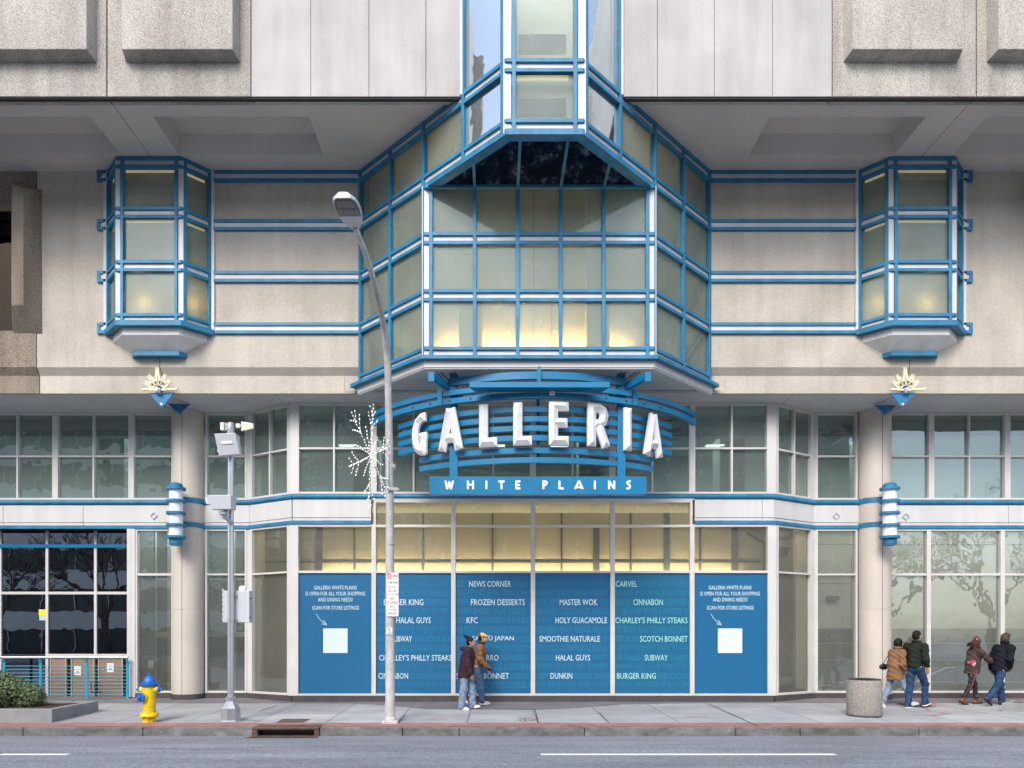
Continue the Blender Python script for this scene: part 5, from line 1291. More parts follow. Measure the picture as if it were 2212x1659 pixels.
# ================================================================ SENSOR POLE
Yq = 15.2; px_ = XP(498.5,Yq); pz = gz(Yq)
def q_(zx, zy): return P(414.7+zx/2.4, 887+zy/2.4, Yq)
sp = thing('sensor_pole', 'shiny metal pole carrying grey radar boxes and antennas on an octagonal pedestal', 'pole', (px_,Yq,pz))
build('pedestal', MB().lathe([(.205,.0),(.215,.005),(.205,.03),(.195,.27),(.175,.30),(.10,.395),(.085,.42)], (px_,Yq,pz), 8), M_GALV, sp)
m = MB().lathe([(.075,.40),(.088,.41),(.088,.50),(.078,.51)], (px_,Yq,pz), 20).box(px_-.11,px_+.11,Yq-.03,Yq+.03,pz+.45,pz+.48); build('pole_collar', m, M_GALV, sp, smooth=40)
zt2 = ZP(915,Yq); build('pole', MB().lathe([(.064,.45),(.060,zt2-pz)], (px_,Yq,pz), 24), M_ALU, sp, smooth=60)
m = MB().lathe([(.075,-.42),(.075,-.02),(.078,0),(.078,.10),(.07,.115),(.05,.14),(.02,.15)], (px_,Yq,zt2-.12), 24); 
for dz in (-.02,.05,.1): m.lathe([(.083,dz),(.083,dz+.02)], (px_,Yq,zt2-.12), 24)
build('pole_cap', m, M_GALV, sp, smooth=40)
M_IVORY = pbr('ivory_plastic', (.72,.66,.48), .45, var=.04)
a = q_(252,58); b = q_(318,108)
build('paddle_antenna', MB().extr([q_(254,55),q_(318,66),q_(318,92),q_(254,106)],(0,.05,0)), M_IVORY, sp, bevel=.008)
build('antenna_arm', MB().bar(q_(228,78),q_(256,78),.03,.05).box(q_(230,84)[0],q_(250,84)[0],Yq-.03,Yq+.03,q_(230,90)[2],q_(230,68)[2]), M_WHITE, sp)
build('side_bracket', MB().extr([q_(155,62),q_(188,64),q_(190,98),q_(176,102),q_(160,104)],(0,.03,0)).bar(q_(150,84),q_(170,84),.10,.16).bar(q_(188,80),q_(205,84),.04,.05), M_WHITE, sp, bevel=.006)
build('cable', MB().tube([q_(190,98),q_(194,120),q_(192,140)],.014,6).tube([q_(250,88),q_(244,108),q_(228,122),q_(222,124)],.006,5), M_BLACK, sp)
# upper box tilted, in front of the pole
m = MB().extr([q_(148,142),q_(256,138),q_(268,236),q_(160,242)],(0,-.02,0)); yy = Yq-.10
def fq(zx, zy, dy=0): p = q_(zx, zy); return (p[0], yy-dy, p[2])
m = MB().add([fq(148,143,.25),fq(255,138,.25),fq(268,240,.12),fq(160,248,.12),fq(148,143,0),fq(255,138,0),fq(268,240,0),fq(160,248,0)], [(0,3,2,1),(4,5,6,7),(0,1,5,4),(1,2,6,5),(2,3,7,6),(3,0,4,7)])
build('radar_box', m, M_GREYBOX, sp, bevel=.012)
build('box_label', MB().add([fq(180,178,.215),fq(236,176,.215),fq(236,190,.20),fq(180,192,.20)],[(0,1,2,3)]), M_PURE, sp)
build('box_hinge', MB().box(fq(144,180)[0],fq(150,180)[0],yy-.1,yy,fq(150,186)[2],fq(150,176)[2]).box(fq(150,222)[0],fq(156,222)[0],yy-.1,yy,fq(150,226)[2],fq(150,214)[2]), M_GREYBOX, sp)
m = MB().add([fq(119,458,.35),fq(243,458,.35),fq(238,528,.30),fq(140,530,.30),fq(119,458,0),fq(243,458,0),fq(238,522,0),fq(140,522,0)], [(0,3,2,1),(4,5,6,7),(0,1,5,4),(1,2,6,5),(2,3,7,6),(3,0,4,7)])
m.add([fq(95,465,.2),fq(122,462,.2),fq(124,500,.2),fq(102,498,.2),fq(95,465,.05),fq(122,462,.05),fq(124,500,.05),fq(102,498,.05)], [(0,3,2,1),(4,5,6,7),(0,1,5,4),(1,2,6,5),(2,3,7,6),(3,0,4,7)])
build('camera_housing', m, M_GREYBOX, sp, bevel=.012)
build('camera_mount', MB().tube([fq(190,532,.15),fq(192,560,.1),fq(212,585,-.08)],[.07,.05,.045],10).lathe([(.09,0),(.09,.05)],fq(188,548,.15),12), M_GREYBOX, sp, smooth=40)
x0, x1 = q_(150,0)[0], q_(290,0)[0]; z0, z1 = q_(0,1098)[2], q_(0,932)[2]
cb = build('control_cabinet', MB().box(x0,x1,Yq+.09,Yq+.34,z0,z1), M_GREYBOX, sp, bevel=.012)
m = MB(); 
for k in range(7): m.box(x0-.006,x0+.02,Yq+.083,Yq+.12,z0+.04+k*.10,z0+.10+k*.10).box(x1-.10,x1-.085,Yq+.083,Yq+.12,z0+.04+k*.10,z0+.10+k*.10)
build('rib', m, M_GREYBOX, cb); build('latch', MB().ball((x1+.01,Yq+.12,z0+.10),.022,8).ball((x1+.01,Yq+.12,z1-.16),.022,8), M_BLACK, cb)
build('cabinet_dome', MB().lathe([(.085,0),(.08,.07),(.06,.10),(.02,.11)],(q_(246,0)[0],Yq+.2,z1),16), M_PURE, cb, smooth=40); build('cabinet_vent', MB().lathe([(.02,0),(.02,.09)],(q_(184,0)[0],Yq+.2,z1),8), M_PURE, cb)
build('sticker', MB().box(x0+.10,x0+.19,Yq+.082,Yq+.088,z0+.10,z0+.36), M_PURE, cb); build('sticker_print', MB().box(x0+.11,x0+.13,Yq+.078,Yq+.0815,z0+.12,z0+.14).box(x0+.11,x0+.13,Yq+.078,Yq+.0815,z0+.17,z0+.19).box(x0+.11,x0+.13,Yq+.078,Yq+.0815,z0+.21,z0+.22), M_HBL, cb)
m = MB()
for z in (ZP(1287,Yq),ZP(1341,Yq)): m.lathe([(.068,0),(.068,.014)],(px_,Yq,z),20).box(px_-.02,px_+.11,Yq+.05,Yq+.09,z-.02,z+.03)
build('strap', m, M_GALV, sp, smooth=40)
# ================================================================ PEOPLE  (signed distance fields meshed as one surface each)
def v3(*a): return np.array(a, dtype=float)
class SDF:
    def __init__(s): s.pr = []
    def cap(s, a, b, ra, rb, k=.03, fl=None, sub=False): s.pr.append(('c', np.array(a,float), np.array(b,float), ra, rb, k, fl, sub)); return s
    def chain(s, pts, rs, k=.03):
        for i in range(len(pts)-1): s.cap(pts[i], pts[i+1], rs[i], rs[i+1], k)
        return s
    def ell(s, c, r, k=.03, rot=None, sub=False): s.pr.append(('e', np.array(c,float), np.array(r,float), rot, None, k, None, sub)); return s
    def cut(s, n, d): s.pr.append(('p', np.array(n,float), d, None, None, 0, None, True)); return s   # keeps n.x < d
    def ev(s, G):
        f = None
        for t, a, b, c, d, k, fl, subt in s.pr:
            if t == 'c':
                ab = b-a; L = ab@ab; h = np.clip(((G-a)@ab)/L, 0, 1); q = G-(a+h[...,None]*ab)
                g = np.sqrt((q**2).sum(-1)) - (c+(d-c)*h)
            elif t == 'e':
                q = G-a
                if c is not None: q = q@c
                k0 = np.sqrt(((q/b)**2).sum(-1)); k1 = np.sqrt(((q/(b*b))**2).sum(-1)); g = k0*(k0-1)/np.maximum(k1,1e-9)
            else: g = G@a-b
            if f is None: f = g; continue
            if subt:
                if t == 'p': f = np.maximum(f, g)
                else:
                    h = np.clip(.5-.5*(f+g)/k, 0, 1); f = f+(-g-f)*h+k*h*(1-h)
            else:
                h = np.clip(.5+.5*(g-f)/k, 0, 1); f = g+(f-g)*h-k*h*(1-h)
        return f
    def mesh(s, res=.014, nz=None):
        lo, hi = np.array([9,9,9.]), -np.array([9,9,9.])
        for t, a, b, c, d, k, fl, subt in s.pr:
            if subt: continue
            if t == 'c': r = max(c,d); lo = np.minimum(lo, np.minimum(a,b)-r); hi = np.maximum(hi, np.maximum(a,b)+r)
            else: r = max(b); lo = np.minimum(lo, a-r); hi = np.maximum(hi, a+r)
        lo -= 3*res; hi += 3*res; n = np.ceil((hi-lo)/res).astype(int)
        ax = [lo[i]+np.arange(n[i])*res for i in range(3)]; G = np.stack(np.meshgrid(*ax, indexing='ij'), -1)
        F = s.ev(G)
        if nz: F = F + nz(G)
        S_ = F < 0; nx, ny, nz_ = n-1
        acc = np.zeros((nx,ny,nz_,3)); cnt = np.zeros((nx,ny,nz_))
        corners = [(i,j,k) for i in (0,1) for j in (0,1) for k in (0,1)]
        for c0 in corners:
            for axn in range(3):
                if c0[axn]: continue
                c1 = list(c0); c1[axn] = 1
                A = F[c0[0]:c0[0]+nx, c0[1]:c0[1]+ny, c0[2]:c0[2]+nz_]; B = F[c1[0]:c1[0]+nx, c1[1]:c1[1]+ny, c1[2]:c1[2]+nz_]
                cr = (A < 0) != (B < 0); t = np.where(cr, A/np.where(cr, A-B, 1), 0)
                for q in range(3): acc[...,q] += np.where(cr, c0[q]+(t if q == axn else 0), 0)
                cnt += cr
        act = cnt > 0; idx = -np.ones((nx,ny,nz_), int); idx[act] = np.arange(act.sum())
        ijk = np.argwhere(act); V = lo+(ijk+acc[act]/cnt[act][:,None])*res
        fs = []
        for axn in range(3):
            a1, a2 = (axn+1)%3, (axn+2)%3
            sl0 = [slice(1,None) if q != axn else slice(None) for q in range(3)]
            A = S_[:-1,:-1,:-1] if False else None
            e = np.zeros(3,int); e[axn] = 1
            I = np.argwhere(S_[tuple(slice(0, n[q]-1 if q == axn else n[q]) for q in range(3))] != S_[tuple(slice(1, None) if q == axn else slice(None) for q in range(3))])
            if len(I) == 0: continue
            ok = (I[:,a1] > 0) & (I[:,a2] > 0) & (I[:,a1] < n[a1]-1) & (I[:,a2] < n[a2]-1); I = I[ok]
            o1 = np.zeros(3,int); o1[a1] = 1; o2 = np.zeros(3,int); o2[a2] = 1
            q = [idx[tuple((I-o).T)] for o in (o1+o2, o2, o1*0, o1)]
            Q = np.stack(q, -1); fl = S_[tuple(I.T)]
            Q[~fl] = Q[~fl][:, ::-1]
            fs.append(Q)
        Q = np.concatenate(fs); m = MB(); m.v = [tuple(x) for x in V]; m.f = Q.tolist(); m.m = [0]*len(m.f); return m
def fabric(name, c, rough=.85, bump=.4, bs=60, var=.14, vs=7): return pbr(name, c, rough, var=var, vs=vs, fine=.15, fs=120, bump=bump, bs=bs, spec=.2)
M_SKIN = pbr('skin', (.52,.30,.21), .5, var=.05, vs=20); M_SKIN2 = pbr('skin_tan', (.42,.24,.16), .5, var=.05, vs=20)
M_DENIM = fabric('blue_denim', (.028,.065,.14), var=.28, vs=10); M_LDENIM = fabric('light_denim', (.24,.31,.42), var=.22, vs=10); M_MDENIM = fabric('mid_denim', (.09,.15,.25), var=.25, vs=10)
M_HAIRB = pbr('black_hair', (.006,.005,.005), .6, var=.3, vs=30, bump=.3, bs=70, spec=.25); M_HAIRR = pbr('auburn_hair', (.085,.028,.014), .6, var=.4, vs=20, bump=.5, bs=60, spec=.3); M_HAIRG = pbr('brown_hair', (.075,.045,.032), .6, var=.4, vs=20, bump=.5, bs=60, spec=.3)
M_SHOEW = pbr('white_shoe', (.70,.70,.66), .5, var=.08, vs=20); M_SOLE = pbr('shoe_sole', (.75,.75,.72), .6, var=.05)

def person(label, px, py_foot, heading, H, P_, loc_y=None):
    """local frame: +y forward, x to the right, z up. heading: 0 faces +X (to the right in the photo)"""
    y = gy(py_foot) if loc_y is None else loc_y
    t = thing('person', label, 'person', (XP(px,y), y, gz(y))); S = H/1.75
    R_ = Matrix.Rotation(heading-math.pi/2, 4, 'Z'); T = Matrix.Translation(t.location) @ R_
    def put_mesh(name, m, mat, res=None, parent=None, smooth=180):
        m.v = [tuple(T @ Vector(v)) for v in m.v]
        o = build(name, m, mat, parent or t, smooth=smooth); return o
    g = P_.get; bulk = g('bulk', 1.0)
    hipz, hipx = .92*S, .088*S; lean = g('lean', .04)
    th, sh_ = .44*S, .42*S
    J = {}
    for s, k in ((-1,'l'),(1,'r')):
        a1, a2 = g('leg_'+k, (0,0)); hip = v3(s*hipx, 0, hipz); kn = hip+v3(s*.01, math.sin(a1)*th, -math.cos(a1)*th); an = kn+v3(0, math.sin(a2)*sh_, -math.cos(a2)*sh_)
        J['hip'+k], J['kn'+k], J['an'+k] = hip, kn, an
    low = min(J['anl'][2], J['anr'][2]); drop = v3(0, 0, .075*S-low)
    for k in list(J): J[k] = J[k]+drop
    pel = v3(0, 0, hipz)+drop; wai = pel+v3(0, lean*.4, .16*S); che = pel+v3(0, lean*1.2, .36*S); nk = pel+v3(0, lean*1.8, .55*S); hd = pel+v3(0, lean*2.1+.015, .70*S)
    shw = g('shw', .185)*S
    for s, k in ((-1,'l'),(1,'r')):
        a1, a2, ab = g('arm_'+k, (0,.2,.12)); so_ = nk+v3(s*shw, -.01, -.075*S); ua, fa = .29*S, .25*S
        el = so_+v3(s*math.sin(ab)*ua, math.sin(a1)*ua*math.cos(ab), -math.cos(a1)*ua*math.cos(ab)); w_in = g('in_'+k, 0)
        wr = el+v3(s*(math.sin(ab)*.3-w_in)*fa, math.sin(a2)*fa, -math.cos(a2)*fa*math.cos(w_in*.9)); J['sh'+k], J['el'+k], J['wr'+k] = so_, el, wr
    # ---- body: one continuous surface
    B = SDF(); B.cap(pel, wai, .090*S, .090*S, .04).cap(wai, che, .105*S, .12*S, .05).cap(J['shl'], J['shr'], .055*S, .055*S, .06).cap(che, nk, .10*S, .052*S, .05).cap(nk, hd, .052*S, .055*S, .02)
    B.ell(hd+v3(0,.005,.012), (.073*S,.092*S,.108*S), .02).ell(hd+v3(0,.045,-.055), (.048*S,.05*S,.055*S), .03)
    B.cap(hd+v3(0,.090*S,.005*S), hd+v3(0,.112*S,-.022*S), .010*S, .015*S, .012).ell(hd+v3(0,.096*S,-.055*S), (.026*S,.010*S,.007*S), .006)
    for s in (-1, 1):
        B.ell(hd+v3(s*.076*S,-.005,0), (.012*S,.02*S,.032*S), .008); B.ell(hd+v3(s*.031*S,.094*S,.016*S), (.016*S,.012*S,.010*S), .006, sub=True)
    for k in 'lr':
        B.chain([J['hip'+k],J['kn'+k],J['an'+k]], [.078*S,.050*S,.036*S], .03); B.cap(J['an'+k], J['an'+k]+v3(0,.06,-.025), .030*S, .022*S, .02)
        B.chain([J['sh'+k],J['el'+k],J['wr'+k]], [.048*S,.038*S,.026*S], .03)
        d = (J['wr'+k]-J['el'+k]); d /= np.linalg.norm(d); J['dir'+k] = d; B.cap(J['wr'+k], J['wr'+k]+d*.055*S, .028*S, .030*S, .02)
    bm = B.mesh(.013)
    if g('hands', True):
        for s, k in ((-1,'l'),(1,'r')):
            d = Vector(J['dir'+k]); w_ = Vector(J['wr'+k]); fwd = Vector((0,1,0)); ax = (fwd-d*fwd.dot(d)).normalized(); nrm = d.cross(ax).normalized(); curl = nrm*(.5 if nrm.x*s < 0 else -.5)
            for q, L in enumerate((.068,.078,.073,.058)):
                p0 = w_+d*.075*S+ax*(.027-.018*q)*S; p1 = p0+(d+curl*.3).normalized()*L*.45*S; p2 = p1+(d+curl*1.0).normalized()*L*.35*S; p3 = p2+(d+curl*2.2).normalized()*L*.25*S
                bm.tube([p0,p1,p2,p3],[.0095,.009,.008,.006],6)
            p0 = w_+d*.03*S+ax*.028*S; p1 = p0+(d*.7+ax*.7).normalized()*.035; p2 = p1+(d+ax*.2+curl*.4).normalized()*.032; bm.tube([p0,p1,p2],[.012,.0105,.008],6)
    body = put_mesh('body', bm, g('skin', M_SKIN))
    em = MB()
    for s in (-1, 1): em.ball(tuple(hd+v3(s*.031*S,.083*S,.016*S)), .010*S, 8)
    put_mesh('eye', em, M_HAIRB)
    # ---- trousers
    Tm = SDF(); tw = g('trouser', (.100,.070,.062)); Tm.cap(pel+v3(0,0,-.02), pel+v3(0,0,.08), .122*S*bulk**.5, .115*S*bulk**.5, .04)
    for k in 'lr':
        up = J['an'+k]+(J['kn'+k]-J['an'+k])*g('cuff', .08)
        Tm.chain([J['hip'+k],J['kn'+k],up], [tw[0]*S,tw[1]*S,tw[2]*S], .025)
    Tm.cut((0,0,1), pel[2]+g('hem',-.05)*S+.012)
    put_mesh('trousers', Tm.mesh(.013, lambda G: .009*np.sin(G[...,2]*40+3*np.sin(G[...,0]*17)+2*np.sin(G[...,1]*11))*np.sin(G[...,1]*27+G[...,2]*9+1)), g('trouser_mat', M_DENIM))
    # ---- jacket
    Jk = SDF(); hem = pel[2]+g('hem', -.05)*S; jr = g('jacket', .035)*bulk; fl = g('flare', 0)
    Jk.cap(v3(0,pel[1],hem-.08), wai, (.125+fl)*S+jr, .115*S+jr, .05).cap(wai, che, .115*S+jr, .125*S+jr, .05).cap(J['shl']+v3(.02,0,-.02), J['shr']+v3(-.02,0,-.02), .062*S+jr*.6, .062*S+jr*.6, .06).cap(che, nk, .105*S+jr*.6, .07*S, .05)
    for k in 'lr':
        Jk.chain([J['sh'+k],J['el'+k],J['wr'+k]-J['dir'+k]*.01], [.058*S+jr*.5,.050*S+jr*.5,.042*S+jr*.35], .025)
    Jk.cut((0,0,-1), -hem) 
    amp = g('wrinkle', .011)
    put_mesh('jacket', Jk.mesh(.013, lambda G: amp*np.sin(G[...,2]*38+4*np.sin(G[...,1]*13))*np.sin(G[...,0]*23+G[...,2]*15)), P_['jacket_mat'])
    if g('collar'):
        m = SDF(); r = .075*S
        for i in range(12):
            a0, a1 = i*math.pi/6, (i+1)*math.pi/6; c0_ = nk+v3(math.cos(a0)*r, math.sin(a0)*r*1.05+.01, g('collar')+.012*math.sin(a0)*-1); c1_ = nk+v3(math.cos(a1)*r, math.sin(a1)*r*1.05+.01, g('collar')-.012*math.sin(a1))
            m.cap(c0_, c1_, .024, .024, .02)
        put_mesh('collar', m.mesh(.012), g('collar_mat', P_['jacket_mat']))
    # ---- shoes
    for k in 'lr':
        an = J['an'+k]; foot_up = an[2]-.075*S > .04; pit = g('pitch_'+k, 0); cp, sp_ = math.cos(pit), math.sin(pit)
        def fpnt(fy, fz, fx=0): return an+v3(fx, fy*cp-fz*sp_, fy*sp_+fz*cp)
        Sh = SDF(); Sh.cap(fpnt(-.035,-.02), fpnt(.05,-.03), .045*S, .043*S, .02).cap(fpnt(.05,-.035), fpnt(.15,-.048), .042*S, .032*S, .02)
        if g('boot'): Sh.cap(fpnt(0,-.02), an+(J['kn'+k]-an)*.35, .045*S, .055*S, .02)
        nrm = v3(0, -sp_, cp); base = float(nrm@fpnt(0,-.062)); Sh.cut(-nrm, -base)
        so2 = put_mesh('shoe', Sh.mesh(.009), g('shoe_mat', M_SHOEW))
        Sl = SDF(); Sl.cap(fpnt(-.035,-.058), fpnt(.05,-.058), .046*S, .044*S, .02).cap(fpnt(.05,-.058), fpnt(.155,-.058), .044*S, .034*S, .02); Sl.cut(-nrm, -float(nrm@fpnt(0,-.077))).cut(nrm, float(nrm@fpnt(0,-.050)))
        put_mesh('sole', Sl.mesh(.007), g('sole_mat', M_SOLE), parent=so2)
    # ---- hair
    hm = g('hair_mat', M_HAIRB); style = g('hair', 'short'); Hh = SDF()
    Hh.ell(hd+v3(0,-.010,.030), (.082*S,.100*S,.102*S), .02)
    if style == 'short': Hh.ell(hd+v3(0,-.035,-.02), (.076*S,.070*S,.075*S), .02).ell(hd+v3(0,.02,.085), (.055*S,.075*S,.045*S), .02)
    if style == 'bob': Hh.ell(hd+v3(0,-.02,-.03), (.100*S,.090*S,.105*S), .03)
    if style == 'bun':
        Hh.ell(hd+v3(0,-.03,-.01), (.078*S,.075*S,.085*S), .02).ell(hd+v3(0,-.085,.125), (.036,.040,.034), .015)
        for q in range(9): a = q*.7; Hh.cap(hd+v3(0,-.10,.13), hd+v3(.04*math.cos(a),-.15-.03*math.sin(a*1.3),.145+.045*math.sin(a)), .012, .005, .008)
    if style == 'long':
        Hh.ell(hd+v3(0,-.03,-.03), (.092*S,.092*S,.11*S), .03)
        random.seed(4)
        for q in range(22): a = random.uniform(-1,1); b = random.random(); Hh.cap(hd+v3(a*.07,-.07,-.02+b*.06), hd+v3(a*.10+random.uniform(-.03,.03),-.14-b*.10,-.24+b*.26), .024, .008, .02)
        Hh.ell(hd+v3(0,-.02,.115), (.05,.05,.04), .03)
    if style == 'shaggy': Hh.ell(hd+v3(0,-.03,-.03), (.094*S,.090*S,.10*S), .03).ell(hd+v3(0,.03,.075), (.07*S,.08*S,.05*S), .03)
    Hh.ell(hd+v3(0,.085*S,-.045), (.066*S,.058*S,.098*S), .012, sub=True)
    put_mesh('hair', Hh.mesh(.009, lambda G: .004*np.sin(G[...,0]*130)*np.sin(G[...,1]*90+G[...,2]*60)), hm)
    return t, J, dict(hd=hd, nk=nk, che=che, wai=wai, pel=pel, S=S, put=put_mesh, T=T)

# woman in the plum coat
t, J, D_ = person('person with black hair tied up in a long plum hooded coat', 1006, 1532.5, math.radians(-12), 1.66, dict(leg_l=(.34,-.02), leg_r=(-.06,-.14), arm_r=(.10,.28,.10), arm_l=(-.15,.1,.1), hem=-.16, flare=.035, jacket=.05, bulk=1.08, jacket_mat=fabric('plum_fleece',(.045,.022,.034), bump=.8), trouser=(.105,.088,.088), cuff=.0, trouser_mat=M_LDENIM, hair='bun', skin=M_SKIN2, lean=.05, pitch_l=.18, pitch_r=0))
hd, nk = D_['hd'], D_['nk']; m = SDF()
for i in range(10):
    a0, a1 = math.pi*1.0+i*.3-.05, math.pi*1.0+(i+1)*.3-.05; m.cap(nk+v3(math.cos(a0)*.12, math.sin(a0)*.13, -.01), nk+v3(math.cos(a1)*.12, math.sin(a1)*.13, -.01), .034, .034, .03)
m.ell(nk+v3(0,-.16,.0), (.10,.075,.05), .04); m.cap(nk+v3(.09,.03,-.01), nk+v3(.03,.10,-.10), .03, .02, .03).cap(nk+v3(-.09,.03,-.01), nk+v3(-.03,.10,-.10), .03, .02, .03)
D_['put']('hood', m.mesh(.012), MATS['plum_fleece'])
# man in the brown jacket and cap
t, J, D_ = person('person in a tan jacket, yellow peaked cap and blue jeans', 1030, 1521, math.radians(-6), 1.75, dict(leg_l=(-.28,-.62), leg_r=(.26,.10), arm_l=(.1,.45,.1), arm_r=(.05,.75,.1), hem=-.02, jacket=.045, jacket_mat=fabric('tan_canvas',(.22,.115,.055)), trouser=(.10,.078,.075), cuff=.02, trouser_mat=M_MDENIM, hair='short', lean=.06, pitch_l=-.5, pitch_r=.05, collar=.045, collar_mat=fabric('brown_collar',(.09,.05,.03)), shoe_mat=pbr('beige_shoe',(.50,.42,.36),.6)))
hd = D_['hd']; S = D_['S']; m = SDF(); m.ell(hd+v3(0,.0,.055), (.088*S,.105*S,.080*S), .02).ell(hd+v3(0,.135,.055), (.062,.085,.010), .02); m.cut((0,0,-1), -(hd[2]+.038))
D_['put']('cap', m.mesh(.009), pbr('yellow_cap', (.62,.45,.15), .7, var=.1, vs=8))
m = SDF(); m.ell(hd+v3(0,-.055,.052), (.090*S,.062*S,.074*S), .02); m.cut((0,0,-1), -(hd[2]+.034)); D_['put']('cap_mesh_panel', m.mesh(.009), pbr('olive_mesh', (.09,.085,.05), .8))
w_ = J['wrr']; d = J['dirr']; m = SDF(); m.cap(w_-d*.01, w_+d*.08, .036, .040, .02); mm = m.mesh(.009)
for q in range(4): p = w_+d*.075+v3(.0,.03-.019*q,0); mm.tube([tuple(p),tuple(p+d*.035+v3(-.004,0,-.005)),tuple(p+d*.055+v3(-.018,0,-.012))],[.012,.0115,.010],6)
mm.tube([tuple(w_+d*.03+v3(0,.03,0)),tuple(w_+d*.06+v3(-.005,.05,0))],[.013,.011],6)
D_['put']('glove', mm, M_BLACK)
# woman in the camel coat
t, J, D_ = person('person with short black hair in a fluffy camel coat and pale jeans', 1933, 1527.5, math.radians(8), 1.66, dict(leg_l=(-.25,-.38), leg_r=(.50,.42), arm_r=(-.05,.55,.14), in_r=.35, arm_l=(-.05,.55,.14), in_l=.35, hem=-.20, flare=.01, jacket=.055, bulk=1.02, wrinkle=.013, jacket_mat=fabric('camel_fleece',(.25,.135,.068), bump=1.0, bs=30), trouser=(.095,.068,.058), cuff=.16, trouser_mat=M_LDENIM, hair='bob', lean=.04, pitch_l=-.55, pitch_r=.15, collar=.035, hands=True, skin=M_SKIN))
pel = D_['pel']; m = SDF(); m.ell(pel+v3(-.26,-.10,.10), (.045,.12,.075), .02); D_['put']('handbag', m.mesh(.01), M_BLACK)
D_['put']('bag_strap', MB().tube([tuple(pel+v3(-.27,-.12,.16)),tuple(D_['che']+v3(-.20,-.10,0)),tuple(D_['nk']+v3(-.1,-.06,-.02))],.008,5), M_BLACK)
# man in the dark green cardigan
t, J, D_ = person('person seen from behind in a dark green knitted cardigan and blue jeans', 1976, 1530.0, math.radians(28), 1.81, dict(leg_l=(-.06,-.18), leg_r=(.55,-.02), arm_r=(-.12,.42,.16), in_r=.15, arm_l=(-.1,.5,.14), in_l=.4, hem=-.0, jacket=.042, shw=.205, jacket_mat=fabric('bottle_green_knit',(.018,.024,.017), bump=1, bs=45), trouser=(.105,.075,.068), cuff=.02, trouser_mat=M_DENIM, hair='short', lean=.03, pitch_l=0, pitch_r=.22, collar=.03, shoe_mat=pbr('navy_shoe',(.03,.035,.06),.7), bulk=1.02))
# woman with auburn hair
t, J, D_ = person('person with long auburn hair in a brown jacket with a pink flower print', 2099, 1521.5, math.radians(4), 1.64, dict(leg_l=(-.10,-.62), leg_r=(.50,.42) if False else (-.34,-.55), arm_r=(.75,1.05,.10), arm_l=(.1,.4,.1), hem=-.10, flare=.01, jacket=.045, jacket_mat=fabric('brown_wool',(.075,.05,.045)), trouser=(.085,.060,.055), cuff=.20, trouser_mat=fabric('charcoal_trousers',(.035,.03,.04)), hair='long', hair_mat=M_HAIRR, lean=.06, pitch_r=-.1, pitch_l=-.4, collar=.03, collar_mat=M_BLACK, boot=True, shoe_mat=pbr('brown_boot',(.14,.045,.02),.35), sole_mat=M_BLACK) | dict(leg_r=(-.28,-.50), leg_l=(.38,.05), pitch_r=-.35, pitch_l=.1))
che = D_['che']; random.seed(9)
for nm, cc, n_ in (('pink_flower',(.50,.07,.14),12),('cream_flower',(.62,.52,.42),5)):
    m = MB()
    for q in range(n_):
        a = random.uniform(0,6.3); r = random.uniform(.01,.10 if n_ == 12 else .055); s_ = r*math.cos(a); zc = -.16+r*.9*math.sin(a)-(0 if n_ == 12 else .05)
        m.ball(tuple(che+v3(.165*.72+.69*s_+.005, -.165*.69+.72*s_-.02, zc)), random.uniform(.034,.05), 8, (.8,.8,1))
    D_['put'](nm, m, pbr(nm, cc, .7, var=.2, vs=30))
hd = D_['hd']; D_['put']('hair_clip', MB().ball(tuple(hd+v3(.06,-.05,.09)), .02, 8), pbr('pink_clip',(.8,.4,.45),.5))
m = MB(); 
for k in 'r': 
    a, b = Vector(J['hip'+k]), Vector(J['kn'+k]); a += Vector((.095,0,-.02)); b += Vector((.065,0,.0)); c = Vector(J['an'+k])+Vector((.06,0,.12)); m.tube([a,b,c],.014,6)
D_['put']('red_stripe', m, pbr('red_stripe',(.20,.045,.045),.8))
# man in the navy coat
t, J, D_ = person('person with shaggy brown hair in a black coat at the far right', 2159, 1524.0, math.radians(12), 1.76, dict(leg_l=(-.10,-.75), leg_r=(.12,.0), arm_r=(-.10,.50,.16), in_r=.2, arm_l=(-.35,.05,.2), hem=-.10, jacket=.05, shw=.20, jacket_mat=fabric('navy_wool',(.010,.011,.018)), trouser=(.10,.075,.075), cuff=.02, trouser_mat=M_DENIM, hair='shaggy', hair_mat=M_HAIRG, lean=.08, pitch_l=-.9, pitch_r=0, collar=.05, shoe_mat=pbr('brown_suede',(.09,.065,.05),.9), sole_mat=M_BLACK, bulk=1.05) | dict(leg_r=(-.34,-.72), leg_l=(.32,.06), pitch_r=-.7, pitch_l=0, arm_r=(-.30,.45,.13), in_r=.45))
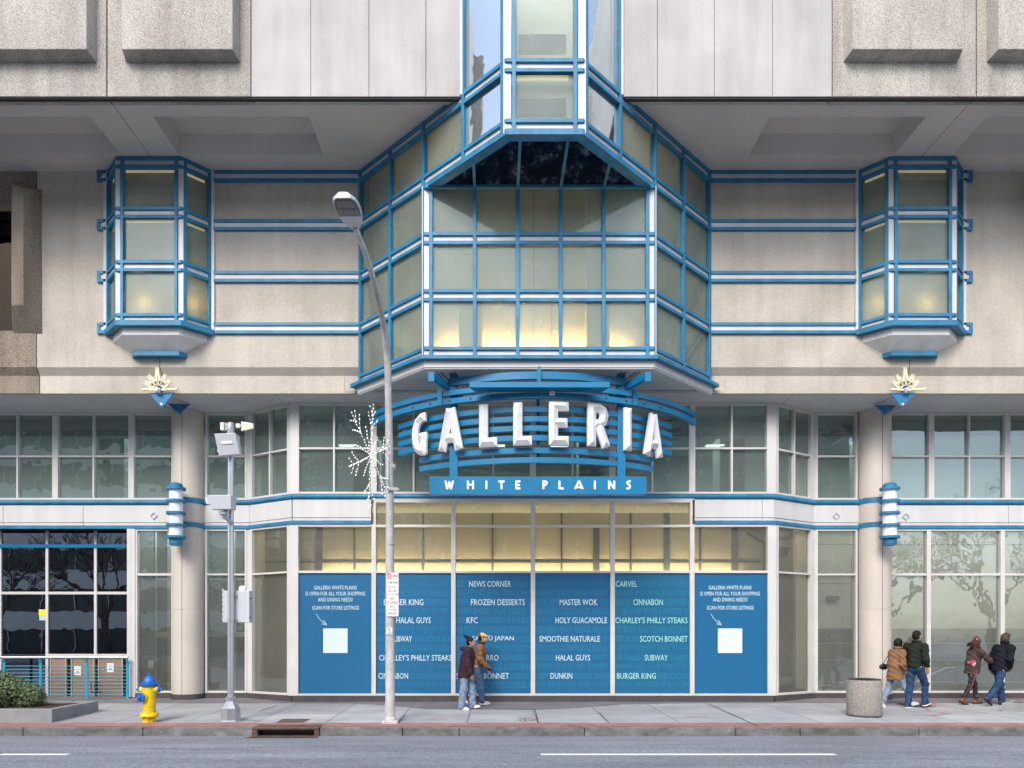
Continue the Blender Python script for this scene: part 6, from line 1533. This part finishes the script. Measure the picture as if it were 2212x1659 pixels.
# ================================================================ ACROSS THE STREET (seen only as reflections in the glass)
def office(name, label, x0, x1, y, depth, h, floor, band, mb_, mg):
    t = thing(name, label, 'building', ((x0+x1)/2, y-depth/2, -.3))
    build('wall', MB().box(x0, x1, y-depth, y, -.3, h), mg, t)
    n = int(h/floor)
    for k in range(n): build('white_band', MB().box(x0-.1, x1+.1, y, y+.25, k*floor+floor-band, k*floor+floor), mb_, t)
    m = MB(); k = 0; x = x0
    while x < x1: m.box(x, x+.12, y, y+.12, 0, h-.4); x += 3
    build('mullions', m, M_GALV, t)
M_OG = pbr('office_glass', (.05,.07,.08), .15, var=.2); M_OB = pbr('office_band', (.80,.79,.74), .7)
M_OG2 = pbr('office_dark', (.16,.17,.18), .5, var=.2)
office('office_building', 'pale banded office block across the street behind the camera', -85, -22, -26, 20, 25, 3.6, 1.6, M_OB, M_OG)
office('office_building', 'dark glazed office block across the street behind the camera', -23, 34, -30, 18, 23, 3.8, 1.1, M_OG2, M_OG2)
def tree(x, y, h, seed, label):
    random.seed(seed); t = thing('bare_tree', label, 'tree', (x,y,-.2), 'bare trees across the street'); tr, br = MB(), MB()
    def grow(p, d, L, r, n):
        q = p+d*L; (tr if n >= 4 else br).tube([p, p.lerp(q,.5)+Vector((random.uniform(-.06,.06)*L,random.uniform(-.06,.06)*L,0)), q], [r, r*.85, r*.68], 6 if n > 3 else 3, cap=False)
        if n == 0: return
        for _ in range(3 if n > 1 else 4):
            ax = Vector((random.gauss(0,1),random.gauss(0,1),random.gauss(0,.4))).normalized(); nd = (Matrix.Rotation(random.uniform(.3,.85),3,ax) @ d+Vector((0,0,.12))).normalized(); grow(q, nd, L*random.uniform(.62,.85), r*.62, n-1)
    grow(Vector((x,y,-.3)), Vector((0,0,1)), h*.26, h*.022, 6)
    build('trunk', tr, M_BARK, t); build('crown', br, M_BARK, t)
for i, (x, y, h) in enumerate([(-26,-10,11),(-16,-12,9),(-34,-11,10),(8,-12,9),(24,-11,10),(33,-10,12),(41,-13,11),(50,-11,12),(29,-16,12)]): tree(x, y, h, 20+i, 'bare winter tree across the street, %s' % ['beside the banded block','before the gap between blocks','farthest left','before the dark block','at the corner of the dark block','first past the dark block','second past the dark block','farthest right','set back behind the corner tree'][i])
# the rest of the street face so that side views are closed
